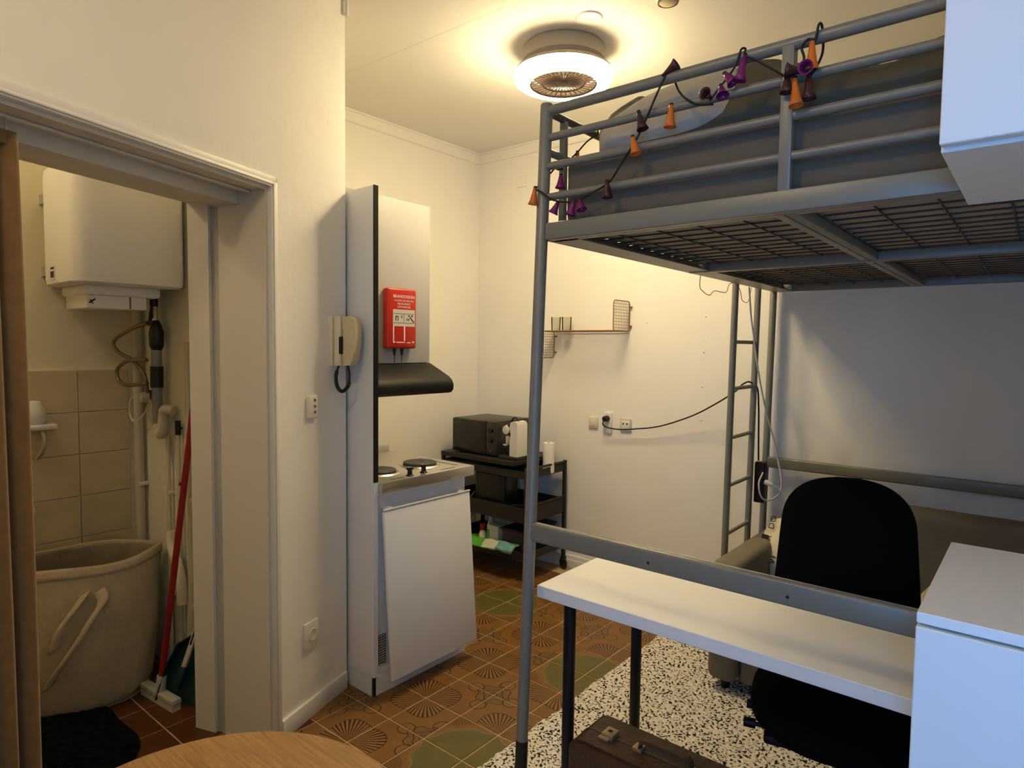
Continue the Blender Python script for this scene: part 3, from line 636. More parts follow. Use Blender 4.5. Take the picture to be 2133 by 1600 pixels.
fh = single('flexible_hose', MB().tube(smoothpath([(-3.000, PY-.01, 1.530), (-3.07, PY-.055, 1.500), (-3.165, PY-.085, 1.450), (-3.12, PY-.085, 1.405), (-3.03, PY-.06, 1.368), (-2.965, PY-.04, 1.31), (-2.972, PY-.025, 1.23)], 8), .0080, 10).tube(smoothpath([(-2.945, PY-.035, 1.372), (-3.03, PY-.075, 1.368), (-3.125, PY-.085, 1.332), (-3.125, PY-.085, 1.285), (-3.06, PY-.075, 1.262), (-2.945, PY-.035, 1.272)], 8), .0080, 10), 'hose', 'braided flexible hose looping beside the heater valve', 'hose', 60)
for (lab, x, r, z0_, z1_, yy) in (('cream vertical pipe in the bathroom corner', -3.185, .020, 0, 1.62, YBW-.028), ('slim cream pipe rising under the trap', -2.90, .009, 0, 1.05, YBW-.02),
                            ('slim dark-capped pipe beside the trap', -2.800, .009, 0, 1.12, YBW-.02), ('cream pipe nearest the broom handle', -2.70, .012, 0, 1.45, YBW-.02)):
    p = thing('water_pipe', lab, 'pipe', (x, yy, 0)); build('pipe', MB().tube([(x, yy, z0_), (x, yy, z1_)], r, 12), 'pipew', p, 40)
    if lab.startswith('slim dark'): build('cap', MB().tube([(x, yy, z1_-.06), (x, yy, z1_)], r*1.25, 12).tube([(x, yy, z1_-.03), (x+.03, yy, z1_-.03)], .006, 8), 'blackp', p, 40)
    for zz in (.35, .80): build('clip', MB().box(x-r*1.4, x+r*1.4, yy-r*.6, YBW+.002, zz-.008, zz+.008, .002), 'ivory', p)
dr = single('drain_elbow', MB().tube(smoothpath([(-2.86, YBW-.035, .64), (-2.845, YBW-.035, .58), (-2.80, YBW-.035, .52), (-2.76, YBW-.035, .44), (-2.755, YBW-.035, .35)], 6), .021, 12), 'ivory', 'ivory drain elbow low on the pipe wall', 'pipe', 40)
ps = thing('corner_socket', 'small cream socket with a looped cable on the corner pipe', 'socket', (-3.17, YBW-.05, 1.2))
build('body', MB().lathe([(0, .03), (.024, .028), (.028, 0)], (-3.165, YBW, 1.195), (0, -1, 0), 18), 'pipew', ps, 40)
build('looped_cable', MB().tube(smoothpath([(-3.175, YBW-.03, 1.21), (-3.24, YBW-.04, 1.18), (-3.25, YBW-.04, 1.11), (-3.19, YBW-.04, 1.085), (-3.10, YBW-.03, 1.14), (-3.03, YBW-.02, 1.22)], 8), .0045, 8), 'ivory', ps, 60)

bg_ = thing('canvas_laundry_bag', 'slouchy beige canvas laundry bag with cloth handles on the bathroom floor', 'bag', (-3.01, .86, 0))
BC = Vector((-3.0, .885, 0)); ET = Vector((.29, .957, 0)); ER = Vector((-.957, .29, 0))
def bfn(u, v):
    a = 2*PI*u; z = .575*v
    rt = .232+.052*math.sin(min(1, v*1.1)*PI*.5); rr = .215-.07*v**1.5+.03*math.sin(v*PI)
    k = 1+.035*math.sin(3*a+v*2)+.03*math.sin(5*a-3*v)*v+.02*math.sin(9*a+6*v)*(1-v)
    if v < .06: k *= .90+1.6*v
    p = BC+ET*(math.cos(a)*rt*k)-ER*(math.sin(a)*rr*k)+ER*.03*v
    sag = -.016*max(0, math.sin(a))*v**4+.006*math.sin(4*a)*v**3
    return p+Vector((0, 0, z+sag+.001))
body = build('body', MB().grid(bfn, 72, 28), 'bag', bg_, 80, solid=.006)
build('bottom', MB().grid(lambda u, v: BC+Vector((bfn(u, .05).x-BC.x, bfn(u, .05).y-BC.y, 0))*v+Vector((0, 0, .006)), 40, 3), 'bag', bg_)
build('hem', MB().grid(lambda u, v: bfn(u, .93+.07*v)+(-ER*math.sin(2*PI*u)+ET*math.cos(2*PI*u))*.005, 72, 3), 'strap', bg_, 80, solid=.003)
def strap(pts, wv):
    P = smoothpath(pts, 6); m = MB(); W = Vector(wv)*.022; vs2 = []
    for p in P: vs2 += [p-W, p+W]
    m.add(vs2, [(2*i, 2*i+1, 2*i+3, 2*i+2) for i in range(len(P)-1)]); return m
def bp_(a, z, off=.0):
    p = bfn(((a/(2*PI)) % 1), z/.575); return p+(-ER*math.sin(a)+ET*math.cos(a))*off
A0 = PI/2
SW = ET*.85+Vector((0, 0, .5))
build('strap', strap([bp_(A0-.06, .475, .010), bp_(A0+.06, .43, .024), bp_(A0+.22, .36, .026), bp_(A0+.30, .285, .014)], SW), 'strap', bg_, 80, solid=.004)
build('strap', strap([bp_(A0-.22, .475, .010), bp_(A0-.24, .44, .034), bp_(A0-.12, .385, .036), bp_(A0+.06, .30, .030), bp_(A0+.25, .22, .024), bp_(A0+.42, .145, .014)], SW), 'strap', bg_, 80, solid=.004)
# dark fluffy mat
mt = MB()
def mfn(u, v):
    a = 2*PI*u; r = v*(1+.05*math.sin(3*a)+.03*math.sin(7*a)); p = Vector((-2.66+r*.42*math.cos(a), .60+r*.33*math.sin(a), 0))
    p.z = .004+.024*(1-v**6)+noise.noise(p*60)*.008*(1-v**4); return p
mt.grid(mfn, 120, 60)
bm_ = single('bath_mat', mt, 'mat_dark', 'dark shaggy mat on the bathroom floor', 'mat', 80)
br = thing('broom', 'push broom with a red handle leaning on the pipe wall', 'broom', (-2.68, 1.12, 0))
b0, b1 = Vector((-2.690, 1.060, .045)), Vector((-2.622, YBW-.02, 1.305))
build('handle', MB().tube([b0, b0.lerp(b1, .90)], .0125, 12), 'broomred', br, 40)
build('grip', MB().tube([b0.lerp(b1, .88), b0.lerp(b1, .99)], [.0125, .009], 12), 'blackp', br, 40)
build('hang_eye', MB().tube([b0.lerp(b1, .66)-Vector((.004, .015, 0)), b0.lerp(b1, .67)+Vector((-.004, -.015, 0))], .006, 8), 'broomred', br, 40)
hdir = Vector((.99, .10, 0)).normalized(); hside = Vector((-.10, .99, 0)).normalized()
build('head', MB().obox(b0+Vector((.0, 0, -.008)), hdir, hside, (0, 0, 1), .125, .019, .011, .004), 'strapb', br, 40)
build('bristles', MB().obox(b0+Vector((0, 0, -.031)), hdir, hside, (0, 0, 1), .120, .017, .014), 'strapb', br)
build('head_socket', MB().tube([b0+Vector((0, 0, -.005)), b0.lerp(b1, .05)], .019, 12), 'strapb', br, 40)
dpn = thing('dustpan', 'dark teal dustpan standing against the wall beside the broom', 'dustpan', (-2.52, 1.12, 0))
c0 = Vector((-2.585, 1.150, .158)); dx, dz = Vector((.80, .35, 0)).normalized(), Vector((.10, .30, .95)).normalized(); dy = dz.cross(dx)
pp = [(-.10, -.155), (.10, -.155), (.105, -.02), (.085, .075), (.03, .12), (-.03, .12), (-.085, .075), (-.105, -.02)]
build('pan', MB().prism([c0+dx*a+dz*b for a, b in pp], None, dy*.006), 'teal', dpn)
wl = MB()
for i in range(2, 8): 
    a, b = pp[i], pp[(i+1) % 8]; wl.prism([c0+dx*a[0]+dz*a[1], c0+dx*b[0]+dz*b[1], c0+dx*b[0]*.96+dz*b[1]*.96, c0+dx*a[0]*.96+dz*a[1]*.96], None, -dy*.035)
build('rim', wl, 'teal', dpn)
build('handle', MB().obox(c0+dz*.20-dy*.01, dx, dy, dz, .014, .008, .095, .004), 'teal', dpn, 40)
hbk = thing('hand_brush', 'grey-handled hand brush clipped into the dustpan', 'brush', (-2.50, 1.06, 0))
q0 = c0-dy*.030+dz*.06
build('handle', MB().obox(q0+dz*.03+dx*-.02, dx, dy, dz, .011, .007, .10, .004), 'printg', hbk, 40)
build('handle_slot', MB().obox(q0+dz*.05+dx*-.02-dy*.0075, dx, dy, dz, .004, .0012, .030), 'dark', hbk)
build('brush_head', MB().obox(q0-dz*.115+dx*-.02, dx, dy, dz, .016, .012, .045, .004), 'teal', hbk, 40)
so = thing('soap_dispenser', 'white rounded soap dispenser on the tiled bathroom wall', 'dispenser', (-3.25, .80, 1.0))
build('body', MB().lathe([(0, .10), (.026, .094), (.043, .06), (.046, .02), (.036, 0), (0, 0)], (-3.245, .805, 1.10), n=22), 'enamel', so, 40)
build('bracket', MB().box(XB-.002, -3.19, .765, .875, 1.078, 1.100, .006), 'enamel', so, 40)
build('spout', MB().tube(smoothpath([(-3.235, .825, 1.085), (-3.215, .832, 1.04), (-3.225, .825, .985), (-3.245, .81, .955)], 6), .010, 10), 'steel', so, 40)
hk = thing('wall_hook', 'small white hook on the bathroom tiles below the dispenser', 'hook', (-3.28, .785, .72))
build('knob', MB().lathe([(0, .045), (.018, .04), (.022, .025), (.012, 0)], (XB+.012, .785, .735), (1, 0, 0), 16), 'enamel', hk, 40)
build('rose', MB().lathe([(0, .008), (.02, .006), (.024, -.008)], (XB+.012, .785, .735), (1, 0, 0), 16), 'enamel', hk, 40)

# ================================================================== LOFT BED
BX0, BX1, BF, BBK = -1.083, .19, 1.452, 3.425
bd = thing('loft_bed', 'silver-grey steel loft bed frame with guard rails and a wire mesh base', 'loft bed', (-.33, 2.44, 0))
def post(x, y, zt=2.112, lean=0):
    p = build('post', MB().tube([(x-lean*(zt-.28), y, .28), (x, y, zt-.004), (x, y, zt)], [.0172, .0172, .0150], 18), 'bed', bd, 40)
    build('foot_sleeve', MB().tube([(x-lean*zt, y, .010), (x-lean*(zt-.29), y, .29)], .0185, 18), 'leg', p, 40)
    return p
LEAN = .031
fp = post(BX0, BF, lean=LEAN); post(BX1, BF); post(BX0, BBK, lean=.012); post(BX1, BBK)
for z in (1.778, 1.748): build('bolt_hole', MB().lathe([(0, .001), (.0042, .0008), (.0042, -.004)], (BX0-.011, BF-.0138, z), (-.62, -.78, 0), 10), 'dark', fp)
for x in (-.74, -.40): pass
def rail(a, b, r=.0125, n=12): return build('guard_rail', MB().tube([a, b], r, n), 'bed', bd, 40)
for z, r in ((2.092, .0135), (2.020, .0105), (1.943, .0105), (1.860, .0105)): rail((BX0, BF, z), (BX1, BF, z), r)
build('rail_upright', MB().box(-.458, -.432, BF-.013, BF+.013, 1.785, 2.088, .003), 'bed', bd, 40)
for z in (2.092, 1.985): rail((BX0, BF, z), (BX0, 2.92, z), .0105)
rail((BX0, BF, 2.092), (BX0, BBK, 2.092), .0105); 
for y in (1.535, 2.92): build('rail_upright', MB().box(BX0-.009, BX0+.009, y-.009, y+.009, 1.78, 2.09, .002), 'bed', bd, 40)
for z in (2.092, 1.95): rail((BX0, BBK, z), (BX1, BBK, z)); rail((BX1, BF, z), (BX1, BBK, z))
# base frame: side beams with a lip
zb0, zb1 = 1.742, 1.788
build('side_beam', MB().box(BX0+.012, BX1, BF-.016, BF+.014, zb0, zb1, .004), 'bed', bd, 40)
build('side_beam', MB().box(BX0+.012, BX1, BBK-.014, BBK+.016, zb0, zb1, .004), 'bed', bd, 40)
build('side_beam', MB().box(BX0-.010, BX0+.038, BF+.016, BBK, zb0+.002, zb1+.002, .004), 'bed', bd, 40)
build('side_beam', MB().box(BX1-.014, BX1+.010, BF, BBK, zb0+.002, zb1, .004), 'bed', bd, 40)
build('beam_lip', MB().box(BX0+.014, BX1-.014, BF+.014, BF+.034, zb0, zb0+.004), 'bed', bd)
build('beam_lip', MB().box(BX0+.014, BX0+.095, BF+.01, BBK-.01, zb0, zb0+.004), 'bed', bd)
build('cross_beam', MB().box(BX0+.012, BX1-.012, 2.36, 2.40, zb0-.004, zb0+.026, .003), 'bed', bd, 40)
build('middle_beam', MB().box(-.475, -.425, BF+.012, BBK-.012, zb0-.001, zb0+.024, .003), 'bed', bd, 40)
build('middle_beam_groove', MB().box(-.4515, -.4485, BF+.02, BBK-.02, zb0-.002, zb0+.001), 'mesh', bd)
for (xa, xb) in ((BX0+.02, -.475), (-.425, BX1-.02)):
    for (ya, yb) in ((BF+.016, 2.36), (2.40, BBK-.016)):
        wm = MB(); zz = 1.772
        n = int((yb-ya)/.072)
        for i in range(1, n): y = ya+(yb-ya)*i/n; wm.tube([(xa, y, zz), (xb, y, zz)], .0026, 5)
        n = int((xb-xa)/.115)
        for i in range(1, n): x = xa+(xb-xa)*i/n; wm.tube([(x, ya, zz-.004), (x, yb, zz-.004)], .0026, 5)
        o = build('wire_mesh', wm, 'mesh', bd); o['kind'] = 'stuff'
# low stretchers
lx = BX0-LEAN*(2.112-.92)
fb_ = build('stretcher', MB().box(lx+.004, BX1, BF-.013, BF+.012, .893, .948, .008, 3), 'bed', bd, 40)
for x in (-.738, -.405): build('screw_hole', MB().lathe([(0, .0006), (.004, .0004), (.004, -.003)], (x, BF-.013, .915), (0, -1, 0), 10), 'dark', fb_)
build('stretcher', MB().box(BX0-.01, BX1, BBK-.013, BBK+.012, .838, .893, .008, 3), 'bed', bd, 40)

# mattress, duvet, pillow
def noisy_box(x0, x1, y0, y1, z0, z1, r, amp, sc, sub=.035):
    b = bmesh.new(); bmesh.ops.create_cube(b, size=1)
    for v in b.verts: v.co = Vector(((x0+x1)/2+v.co.x*(x1-x0), (y0+y1)/2+v.co.y*(y1-y0), (z0+z1)/2+v.co.z*(z1-z0)))
    bmesh.ops.bevel(b, geom=b.edges[:], offset=r, segments=4, profile=.5, affect='EDGES')
    for ax, (a, c) in enumerate(((x0, x1), (y0, y1), (z0, z1))):
        n = int((c-a)/sub)
        for i in range(1, n):
            co = [0, 0, 0]; co[ax] = a+(c-a)*i/n; no = [0, 0, 0]; no[ax] = 1
            bmesh.ops.bisect_plane(b, geom=b.verts[:]+b.edges[:]+b.faces[:], plane_co=co, plane_no=no)
    cen = Vector(((x0+x1)/2, (y0+y1)/2, (z0+z1)/2)); b.normal_update()
    for v in b.verts:
        p = v.co; q = Vector((p.x*sc*.5, p.y*sc*.5, p.z*sc*1.6))
        v.co = p+v.normal*(noise.noise(q)*amp+noise.noise(q*2.7)*amp*.5)
    return MB().bm(b)
mx = thing('mattress', 'thick mattress in a dark grey fitted sheet on the loft bed', 'mattress', (-.33, 2.44, 1.778))
build('fitted_sheet', noisy_box(BX0+.040, BX1-.04, BF+.030, BBK-.04, 1.780, 1.966, .028, .004, 7, .05), 'sheet', mx, 70)
build('underside', MB().box(BX0+.06, BX1-.06, BF+.05, BBK-.06, 1.7745, 1.784), 'under_pale', mx)  # underside in a paler tone than the sheet
def duv(u, v):
    x = -.86+u*1.03; y = 1.515+v*1.25
    edge = min(1, 7*u, 7*(1-u), 9*v, 6*(1-v)); edge = max(edge, 0)**.5
    hgt = .115+.055*noise.noise(Vector((x*2.6+3, y*3.0, 1)))+.03*noise.noise(Vector((x*6, y*6+4, 2)))+.018*noise.noise(Vector((x*13, y*11, 5)))
    hgt += .10*math.exp(-((x+.62)/.14)**2)*math.exp(-((y-1.78)/.18)**2)
    hgt += .16*max(0, (x+.42))
    return Vector((x+.012*noise.noise(Vector((x*5, y*5, 9))), y, 1.966+max(.0, hgt)*edge))
single('duvet', MB().grid(duv, 90, 70), 'duvet', 'crumpled olive-grey duvet heaped on the mattress', 'duvet', 80, solid=.01)
def pillow(cx_, cy_, cz_, sx, sy, sz, M3, seed=0):
    b = bmesh.new(); bmesh.ops.create_uvsphere(b, u_segments=40, v_segments=24, radius=1)
    for v in b.verts:
        x, y, z = v.co; sq = lambda t: math.copysign(abs(t)**.55, t)
        e = max(abs(x), abs(y)); q = Vector((sq(x)*sx, sq(y)*sy, z*sz*(1-.25*e**4)))
        q += Vector((0, 0, 1))*noise.noise(Vector((x*2+seed, y*2, z)))*sz*.25
        v.co = M3 @ q+Vector((cx_, cy_, cz_))
    return MB().bm(b)
single('pillow', pillow(-.79, 1.64, 2.06, .21, .15, .08, Matrix.Rotation(math.radians(35), 3, 'X') @ Matrix.Rotation(math.radians(-8), 3, 'Y')), 'pillow', 'pale grey pillow propped at the end of the loft bed', 'pillow', 80)
single('rolled_blanket', pillow(-.93, 1.75, 2.045, .10, .17, .10, Matrix.Rotation(math.radians(-12), 3, 'Y'), 4), stripe_mat('ribbed_olive_blanket', (.13, .115, .08), (.20, .175, .125), 300, 1), 'ribbed olive blanket bunched behind the pillow', 'blanket', 80)

# ladder
ld = thing('bed_ladder', 'silver-grey steel ladder leaning on the end of the loft bed', 'ladder', (-1.13, 3.15, 0))
LXD = -1.125
for y in (3.0, 3.305): build('rail', MB().tube([(LXD-.015, y-.01, .0), (LXD, y, 1.80)], .0155, 14), 'bed', ld, 40)
for z in (1.483, 1.262, 1.028, .80, .568, .34): build('rung', MB().tube([(LXD-.008, 3.0, z), (LXD-.008, 3.305, z)], .0095, 10), 'bed', ld, 40)
for y in (3.0, 3.305): build('hook', MB().tube(arc((LXD+.018, y, 1.795), (-1, 0, 0), (0, 0, 1), .018, 0, PI, 8), .008, 8), 'bed', ld, 40)

# string lights
sl = thing('string_lights', 'string of orange and purple cone lights wound round the bed rails', 'string lights', (-1.08, 1.43, 1.85))
Yc = 1.432
wp = [(-1.099, 1.475, 1.903), (-1.103, Yc, 1.885), (-1.075, 1.425, 1.868), (-1.045, Yc, 1.846), (-1.0, Yc, 1.834), (-.967, Yc, 1.832), (-.92, Yc, 1.846), (-.868, Yc, 1.867), (-.84, Yc, 1.90), (-.80, Yc, 1.95), (-.772, Yc, 1.995), (-.748, 1.43, 2.04), (-.727, 1.433, 2.082), (-.722, 1.455, 2.110), (-.716, 1.472, 2.09),
      (-.700, 1.462, 2.060), (-.672, 1.440, 2.030), (-.640, 1.436, 2.008), (-.605, 1.44, 2.002)]
build('cord', MB().tube(smoothpath(wp, 6), .0026, 6), 'cable', sl, 60)
build('cord', MB().tube(smoothpath([(-.610, Yc, 2.008), (-.590, Yc, 2.030), (-.563, Yc, 2.058), (-.550, Yc, 2.078), (-.545, 1.44, 2.106), (-.54, 1.452, 2.110), (-.532, Yc, 2.088), (-.505, Yc, 2.068), (-.470, 1.428, 2.040), (-.44, 1.424, 2.016), (-.42, 1.424, 2.02)], 6), .0026, 6), 'cable', sl, 60)
build('cord', MB().tube(smoothpath([(-.418, 1.428, 2.02), (-.410, 1.43, 2.048), (-.416, 1.432, 2.072), (-.403, 1.434, 2.086), (-.392, 1.436, 2.078), (-.385, 1.435, 2.11), (-.383, 1.452, 2.110), (-.384, 1.468, 2.07), (-.387, 1.44, 2.03), (-.40, 1.43, 2.005)], 6), .0026, 6), 'cable', sl, 60)
build('cord', MB().tube(smoothpath([(-1.080, 1.47, 1.93), (-1.08, 1.50, 1.955), (-1.082, 1.545, 1.975), (-1.083, 1.60, 2.015), (-1.080, 1.65, 2.06), (-1.070, 1.69, 2.09), (-1.075, 1.70, 2.104)], 6), .0026, 6), 'cable', sl, 60)
def cone(p, d, m, ln=.040, r=.0145):
    p, d = Vector(p), Vector(d).normalized()
    c = build('cone_shade', MB().lathe([(.0045, 0), (.006, ln*.25), (r*.7, ln*.75), (r, ln)], p, d, 14), m, sl, 40, solid=.001)
    build('socket', MB().lathe([(0, -.006), (.0045, -.005), (.0050, .004), (0, .005)], p, d, 8), 'cable', c, 40)
    return c
D = (0, 0, -1)
for p, d, m, l in (((-1.101, 1.428, 1.884), (-.15, 0, -1), 'orange', .045), ((-1.045, 1.47, 1.918), (-.05, 0, -1), 'purple', .034), ((-1.030, 1.436, 1.836), (-.5, -.1, -1), 'purple', .030),
                   ((-.975, Yc, 1.832), (-.25, -.1, -1), 'purple', .036), ((-.957, Yc, 1.833), (.35, -.1, -1), 'purple', .028), ((-.870, 1.424, 1.866), (.05, 0, -1), 'maroon', .040), ((-.785, 1.424, 2.018), (.28, 0, -1), 'maroon', .044),
                   ((-.800, 1.424, 1.962), (.25, 0, -1), 'orange', .043), ((-.700, 1.424, 2.016), (-.05, 0, -1), 'orange', .050), ((-.728, 1.440, 2.098), (1, 0, .55), 'maroon', .036),
                   ((-.606, 1.420, 2.012), (-.1, -1, .1), 'maroon', .022), ((-.585, Yc, 2.034), (.3, -.3, -1), 'purple', .026), ((-.533, Yc, 2.086), (-.22, 0, -1), 'purple', .052), ((-.575, 1.43, 2.058), (.55, 0, -.7), 'purple', .030),
                   ((-.396, Yc, 2.078), (.02, 0, -1), 'orange', .058), ((-.40, 1.426, 2.022), (.1, -1, -.2), 'purple', .03), ((-.425, 1.424, 2.008), (.12, -.1, -1), 'orange', .058), ((-.398, 1.428, 2.012), (.02, 0, -1), 'maroon', .050),
                   ((-.442, 1.424, 2.024), (.05, 0, -1), 'maroon', .040), ((-.41, 1.424, 2.02), (-.9, -.4, .2), 'maroon', .035), ((-1.083, 1.605, 2.018), (-.03, 0, -1), 'orange', .045), ((-1.08, 1.53, 1.985), (-.3, 0, -1), 'maroon', .035)):
    cone(p, d, m, l)

# ================================================================== DESK, SUITCASE, CHAIR, SOFA, RUG
dk = thing('desk', 'white desk top on black legs under the loft bed', 'desk', (-.53, 1.8, 0))
DX0, DX1, DY0, DY1, DZ = -1.135, .065, 1.508, 2.062, .741
build('tabletop', MB().box(DX0, DX1, DY0, DY1, DZ-.036, DZ, .0015, 1), 'desk', dk)
for (x, y) in ((DX0+.078, DY0+.062), (DX0+.078, DY1-.075), (DX1-.08, DY0+.065), (DX1-.08, DY1-.075)):
    lg = build('leg', MB().tube([(x, y, .028), (x, y, DZ-.046)], .0185, 18), 'leg', dk, 40)
    build('leg_plate', MB().lathe([(.042, DZ-.036), (.042, DZ-.041), (.022, DZ-.046), (0, DZ-.046)], (x, y, 0), n=20), 'chairm', lg, 40)
    build('leg_foot', MB().lathe([(.0165, .03), (.018, .026), (.018, .014), (0, .014)], (x, y, .012), n=14), 'blackp', lg, 40)
rugx0, rugx1, rugy0, rugy1 = -1.435, .20, .70, 2.95
def rfn(u, v):
    x, y = rugx0+(rugx1-rugx0)*u, rugy0+(rugy1-rugy0)*v
    x += .012*noise.noise(Vector((y*8, 0, 0)))+.008*noise.noise(Vector((y*40, 3, 0))) if u == 0 else 0
    e = min(1, 40*min(u, 1-u), 40*min(v, 1-v))
    return Vector((x, y, .002+e*(.018+.008*noise.noise(Vector((x*55, y*55, 0)))+.003*noise.noise(Vector((x*130, y*130, 2))))))
rg = thing('rug', 'cream shaggy rug flecked with black under the desk and chair', 'rug', (-.55, 1.85, 0))
o = build('pile', MB().grid(rfn, 230, 300), 'rug', rg, 80); o['kind'] = 'stuff'
build('backing', MB().box(rugx0+.015, rugx1-.01, rugy0+.01, rugy1-.01, .0005, .004), 'cush', rg)
# suitcase standing on the rug
sx0, sx1, sy0, sy1, sz0, sz1 = -.985, -.46, 1.462, 1.625, .022, .362
sc = thing('suitcase', 'old brown leather suitcase with brass locks standing on the rug', 'suitcase', (-.72, 1.545, .02))
def rounded_slab(y0, y1, ins, r):
    pts = []; a0x, a1x, b0, b1 = sx0+ins, sx1-ins, sz0+ins, sz1-ins
    for (cx_, cz_, a0) in ((a1x-r, b1-r, 0), (a0x+r, b1-r, PI/2), (a0x+r, b0+r, PI), (a1x-r, b0+r, 1.5*PI)):
        pts += [(cx_+r*math.cos(a0+PI/2*i/6), y0, cz_+r*math.sin(a0+PI/2*i/6)) for i in range(7)]
    return MB().prism(pts, None, (0, y1-y0, 0))
b1_ = rounded_slab(sy0+.006, (sy0+sy1)/2-.012, 0, .045); build('front_shell', b1_, 'suit', sc, 30)
build('front_face', rounded_slab(sy0, sy0+.008, .008, .040), 'suit', sc, 30)
build('back_shell', rounded_slab((sy0+sy1)/2-.009, sy1-.006, 0, .045), 'suit', sc, 30)
build('back_face', rounded_slab(sy1-.008, sy1, .008, .040), 'suit', sc, 30)
build('seam_strip', rounded_slab((sy0+sy1)/2-.014, (sy0+sy1)/2-.006, -.0015, .046), 'suitd', sc, 30)
ym = (sy0+sy1)/2-.01
for x in (sx0+.095, sx1-.095):
    lk = build('lock', MB().box(x-.018, x+.018, ym-.020, ym+.022, sz1-.002, sz1+.014, .003), 'brass', sc, 40)
    build('latch', MB().box(x-.022, x+.010, ym-.030, ym-.016, sz1-.004, sz1+.006, .002), 'brass', lk, 40)
    build('keyhole', MB().box(x-.006, x+.006, ym-.004, ym+.008, sz1+.0135, sz1+.0145), 'dark', lk)
hp = [(-.797, ym, sz1+.004), (-.790, ym, sz1+.026), (-.765, ym, sz1+.034), (-.68, ym, sz1+.034), (-.655, ym, sz1+.026), (-.648, ym, sz1+.004)]
hs_ = smoothpath(hp, 5)
hm_ = MB()
for k in range(len(hs_)-1):
    a, b = hs_[k], hs_[k+1]; hm_.add([a+Vector((0, -.013, -.005)), a+Vector((0, .013, -.005)), a+Vector((0, .013, .005)), a+Vector((0, -.013, .005)), b+Vector((0, -.013, -.005)), b+Vector((0, .013, -.005)), b+Vector((0, .013, .005)), b+Vector((0, -.013, .005))], [(0, 1, 5, 4), (1, 2, 6, 5), (2, 3, 7, 6), (3, 0, 4, 7)])
build('handle', hm_, 'suitd', sc, 40)
for x in (-.800, -.645): build('handle_mount', MB().box(x-.014, x+.014, ym-.016, ym+.016, sz1-.002, sz1+.009, .003), 'brass', sc, 40)

# office chair, tucked under the desk and facing it
ch = thing('office_chair', 'black fabric office chair with a tall rounded back pushed under the desk', 'office chair', (-.38, 1.88, .02))
CR = Matrix.Translation((-.375, 1.885, 0)) @ Matrix.Rotation(math.radians(14), 4, 'Z')      # local +Y is the back
def seatfn(a, b_, zc, th_):
    pass
b = bmesh.new(); bmesh.ops.create_uvsphere(b, u_segments=40, v_segments=20, radius=1)
for v in b.verts:
    x, y, z = v.co; sq = lambda t, p: math.copysign(abs(t)**p, t)
    v.co = Vector((sq(x, .75)*.235, sq(y, .75)*.235, .485+sq(z, .6)*.045-.020*max(0, -y)**3))
build('seat', MB().bm(b).move(CR), 'chair', ch, 60)
def backpt(u, v, side):
    # u 0..1 across, v 0..1 up
    v = 1-(1-v)**1.9
    z = .57+.49*v; wv = .208-.034*v
    if v > .70: wv *= max(.02, 1-((v-.70)/.30)**2.5)**(1/2.5)
    if v < .12: wv *= .80+.2*v/.12
    x = (2*u-1)*wv; y = .262+.05*v-.035*(1-(2*u-1)**2)*.6+.06*((2*u-1)**2)*-.3+.03*math.sin(v*PI)*-.5
    t = .030*(1-(2*u-1)**4)*min(1, 6*v+.2, 6*(1-v)+.2)
    return Vector((x, y+side*t, z))
bk = MB().grid(lambda u, v: backpt(u, v, -1), 24, 30).grid(lambda u, v: backpt(u, v, 1), 24, 30)
nu_, nv_ = 25, 31
bo = MB()
bo.grid(lambda u, v: backpt(u, v, -1), 24, 30); off = len(bo.v); bo.grid(lambda u, v: backpt(u, v, 1), 24, 30)
ring = [i*nv_ for i in range(nu_)]+[24*nv_+j for j in range(1, nv_)]+[i*nv_+30 for i in range(23, -1, -1)]+[j for j in range(29, 0, -1)]
bo.f += [(ring[k], ring[(k+1) % len(ring)], ring[(k+1) % len(ring)]+off, ring[k]+off) for k in range(len(ring))]
build('backrest', bo.move(CR), 'chair', ch, 60)
build('back_bracket', MB().tube(smoothpath([(0, .10, .43), (0, .24, .43), (0, .315, .48), (0, .325, .62), (0, .318, .75)], 5), .017, 10).move(CR), 'chairp', ch, 40)
build('seat_pan', MB().box(-.19, .19, -.17, .18, .425, .45, .008).move(CR), 'chairp', ch, 40)
build('mechanism', MB().box(-.09, .09, -.10, .12, .385, .43, .012).move(CR), 'chairp', ch, 40)
build('gas_lift', MB().tube([(0, 0, .12), (0, 0, .26)], .028, 16).tube([(0, 0, .25), (0, 0, .40)], .015, 14).move(CR), 'chairp', ch, 40)
for (y, z) in ((.07, .44), (.0, .435), (-.09, .43)):
    build('lever_knob', MB().tube([(-.10, y, z), (-.215, y, z)], .006, 8).tube([(-.215, y, z), (-.245, y, z)], .013, 12).move(CR), 'chairp', ch, 40)
for i in range(5):
    a = 2*PI*i/5+.5; d = Vector((math.cos(a), math.sin(a), 0)); e = Vector((-math.sin(a), math.cos(a), 0))
    lm = MB(); lm.add([CR @ p for p in (d*.02+e*.03+Vector((0, 0, .10)), d*.02-e*.03+Vector((0, 0, .10)), d*.02-e*.03+Vector((0, 0, .15)), d*.02+e*.03+Vector((0, 0, .15)), d*.28+e*.016+Vector((0, 0, .078)), d*.28-e*.016+Vector((0, 0, .078)), d*.28-e*.016+Vector((0, 0, .105)), d*.28+e*.016+Vector((0, 0, .105)))],
                      [(0, 1, 2, 3), (4, 5, 6, 7), (0, 1, 5, 4), (1, 2, 6, 5), (2, 3, 7, 6), (3, 0, 4, 7)])
    sg = build('base_arm', lm, 'chairp', ch)
    cst = MB()
    for k in (-1, 1): cst.lathe([(0, -.007), (.022, -.006), (.026, 0), (.022, .006), (0, .007)], d*.275+e*.013*k+Vector((0, 0, .048)), e, 16)
    build('caster', cst.move(CR), 'chairp', sg, 40)

